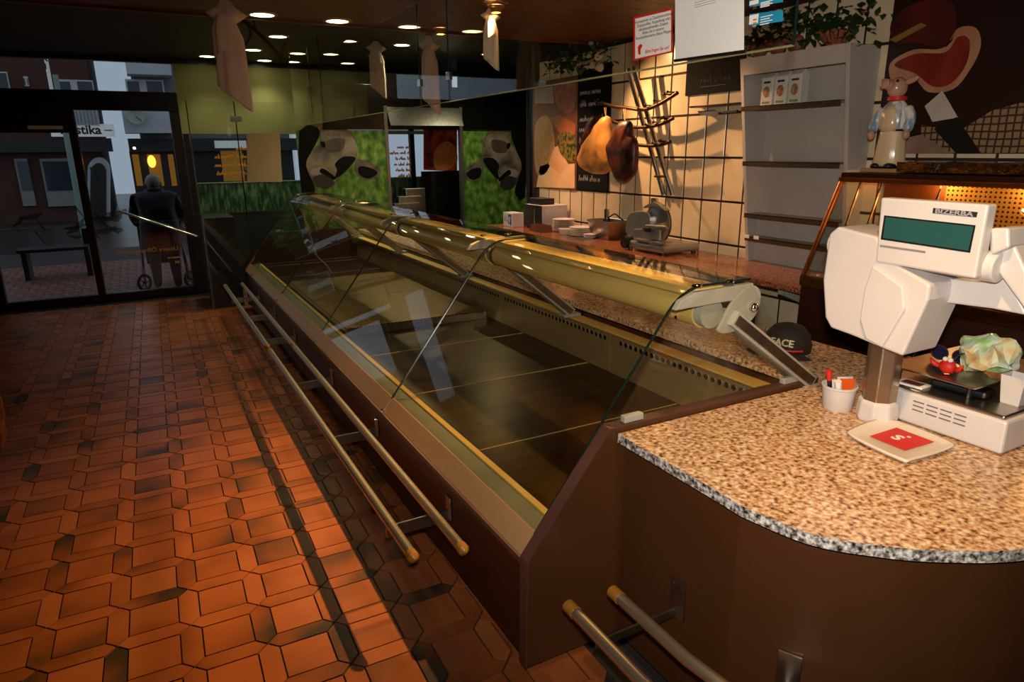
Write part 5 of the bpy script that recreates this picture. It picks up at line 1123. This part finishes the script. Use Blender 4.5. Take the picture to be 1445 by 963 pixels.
def face(par, c, f):
    """face features on a head centred at c looking along y*f"""
    c = Vector(c); b = MB(); b.ball(c, (.076, .092, .108), 22, 16); h = b.build('head', SKINM, par, 'all')
    b = MB(); b.tube([c+Vector((0, f*.086, .018)), c+Vector((0, f*.106, -.018)), c+Vector((0, f*.088, -.03))], [.008, .015, .010], 8); b.build('nose', SKINM, h, 'all')
    for s_ in (-1, 1):
        b = MB(); b.ball(c+Vector((s_*.03, f*.08, .012)), (.012, .009, .007)); b.build('eye', PAPER, h, 'all')
        b = MB(); b.ball(c+Vector((s_*.03, f*.087, .012)), (.005, .004, .005)); b.build('iris', BLACK, h, 'all')
        b = MB(); b.ball(c+Vector((s_*.077, 0, -.005)), (.011, .022, .032)); b.build('ear', SKINM, h, 'all')
    b = MB(); b.ball(c+Vector((0, f*.082, -.055)), (.026, .009, .007)); b.build('mouth', mat('lip_red', '9a4a40', .5), h, 'all')
by_height(body, pe_, .62*k_, 9, TROU, SKINM, BLACK)
face(pe_, X(0, .165, 1.295), 1)
# customer at the frame's left edge: only the hanging hand reaches into the picture
hp0 = at(-4, 602, z=.78)
pc_ = thing('person', 'person standing on the tiled floor with a bare hand hanging down', 'person', (hp0.x-.16, hp0.y+.02, 0))
hx, yp = hp0.x-.36, hp0.y+.03
def Q(dx, dy, z): return (hx+dx, yp+dy, z)
V = [(Q(0, 0, .98), (.15, .12)), (Q(0, 0, 1.18), (.15, .11)), (Q(0, 0, 1.38), (.16, .11)), (Q(0, 0, 1.47), (.09, .08)), (Q(0, -.0, 1.52), .055), (Q(0, 0, 1.60), (.07, .085)), (Q(0, 0, 1.70), (.06, .075)),
     (Q(.19, 0, 1.40), .065), (Q(.29, .02, 1.12), .05), (Q(.36, -.02, .90), .036), (Q(-.19, 0, 1.40), .065), (Q(-.24, .02, 1.12), .05), (Q(-.24, -.02, .90), .036), (Q(-.24, -.03, .78), .035),
     (Q(.09, 0, .9), .09), (Q(.10, 0, .5), .065), (Q(.10, .02, .09), .045), (Q(.10, -.12, .04), .035), (Q(-.09, 0, .9), .09), (Q(-.10, 0, .5), .065), (Q(-.10, .02, .09), .045), (Q(-.10, -.12, .04), .035)]
Ed = [(0, 1), (1, 2), (2, 3), (3, 4), (4, 5), (5, 6), (2, 7), (7, 8), (8, 9), (2, 10), (10, 11), (11, 12), (12, 13), (0, 14), (14, 15), (15, 16), (16, 17), (0, 18), (18, 19), (19, 20), (20, 21)]
bd2 = skin('body', V, Ed, mat('grey_coat', '4a4a4c', .8), pc_); by_height(bd2, pc_, .86, 1.50, mat('blue_trousers', '2a3040', .8), SKINM, BLACK)
face(pc_, Q(0, -.02, 1.63), -1)
b = MB(); b.lathe([(.185, .80), (.18, .9), (.165, 1.05), (.16, 1.15)], (hx, yp, 0), seg=24, sy=.72, pleat=.03, np_=6, caps=False); b.build('coat_hem', mat('grey_coat', '4a4a4c', .8), pc_, 'all')
b = MB(); b.ball(Q(0, .02, 1.675), (.086, .096, .085), 20, 12); b.build('hair', mat('brown_hair', '3a2a1c', .7), pc_, 'all')
hv = [(Q(.348, -.005, .975), .026), (Q(.36, -.02, .905), .026), (Q(.363, -.022, .86), (.026, .038)), (Q(.365, -.025, .81), (.017, .041))]
he = [(0, 1), (1, 2), (2, 3)]
for k, (dy, L_) in enumerate(((-.030, .070), (-.010, .080), (.012, .075), (.030, .058))):
    n0 = len(hv); hv += [(Q(0.365, -.025+dy, .785), .0105), (Q(0.369, -.03+dy*1.1, .785-L_*.5), .0095), (Q(0.360, -.036+dy*1.1, .785-L_), .008)]; he += [(3, n0), (n0, n0+1), (n0+1, n0+2)]
n0 = len(hv); hv += [(Q(0.370, -.062, .835), .012), (Q(0.372, -.078, .80), .010), (Q(0.370, -.08, .77), .0085)]; he += [(2, n0), (n0, n0+1), (n0+1, n0+2)]
skin('hand', hv, he, SKINM, pc_, sub=2)
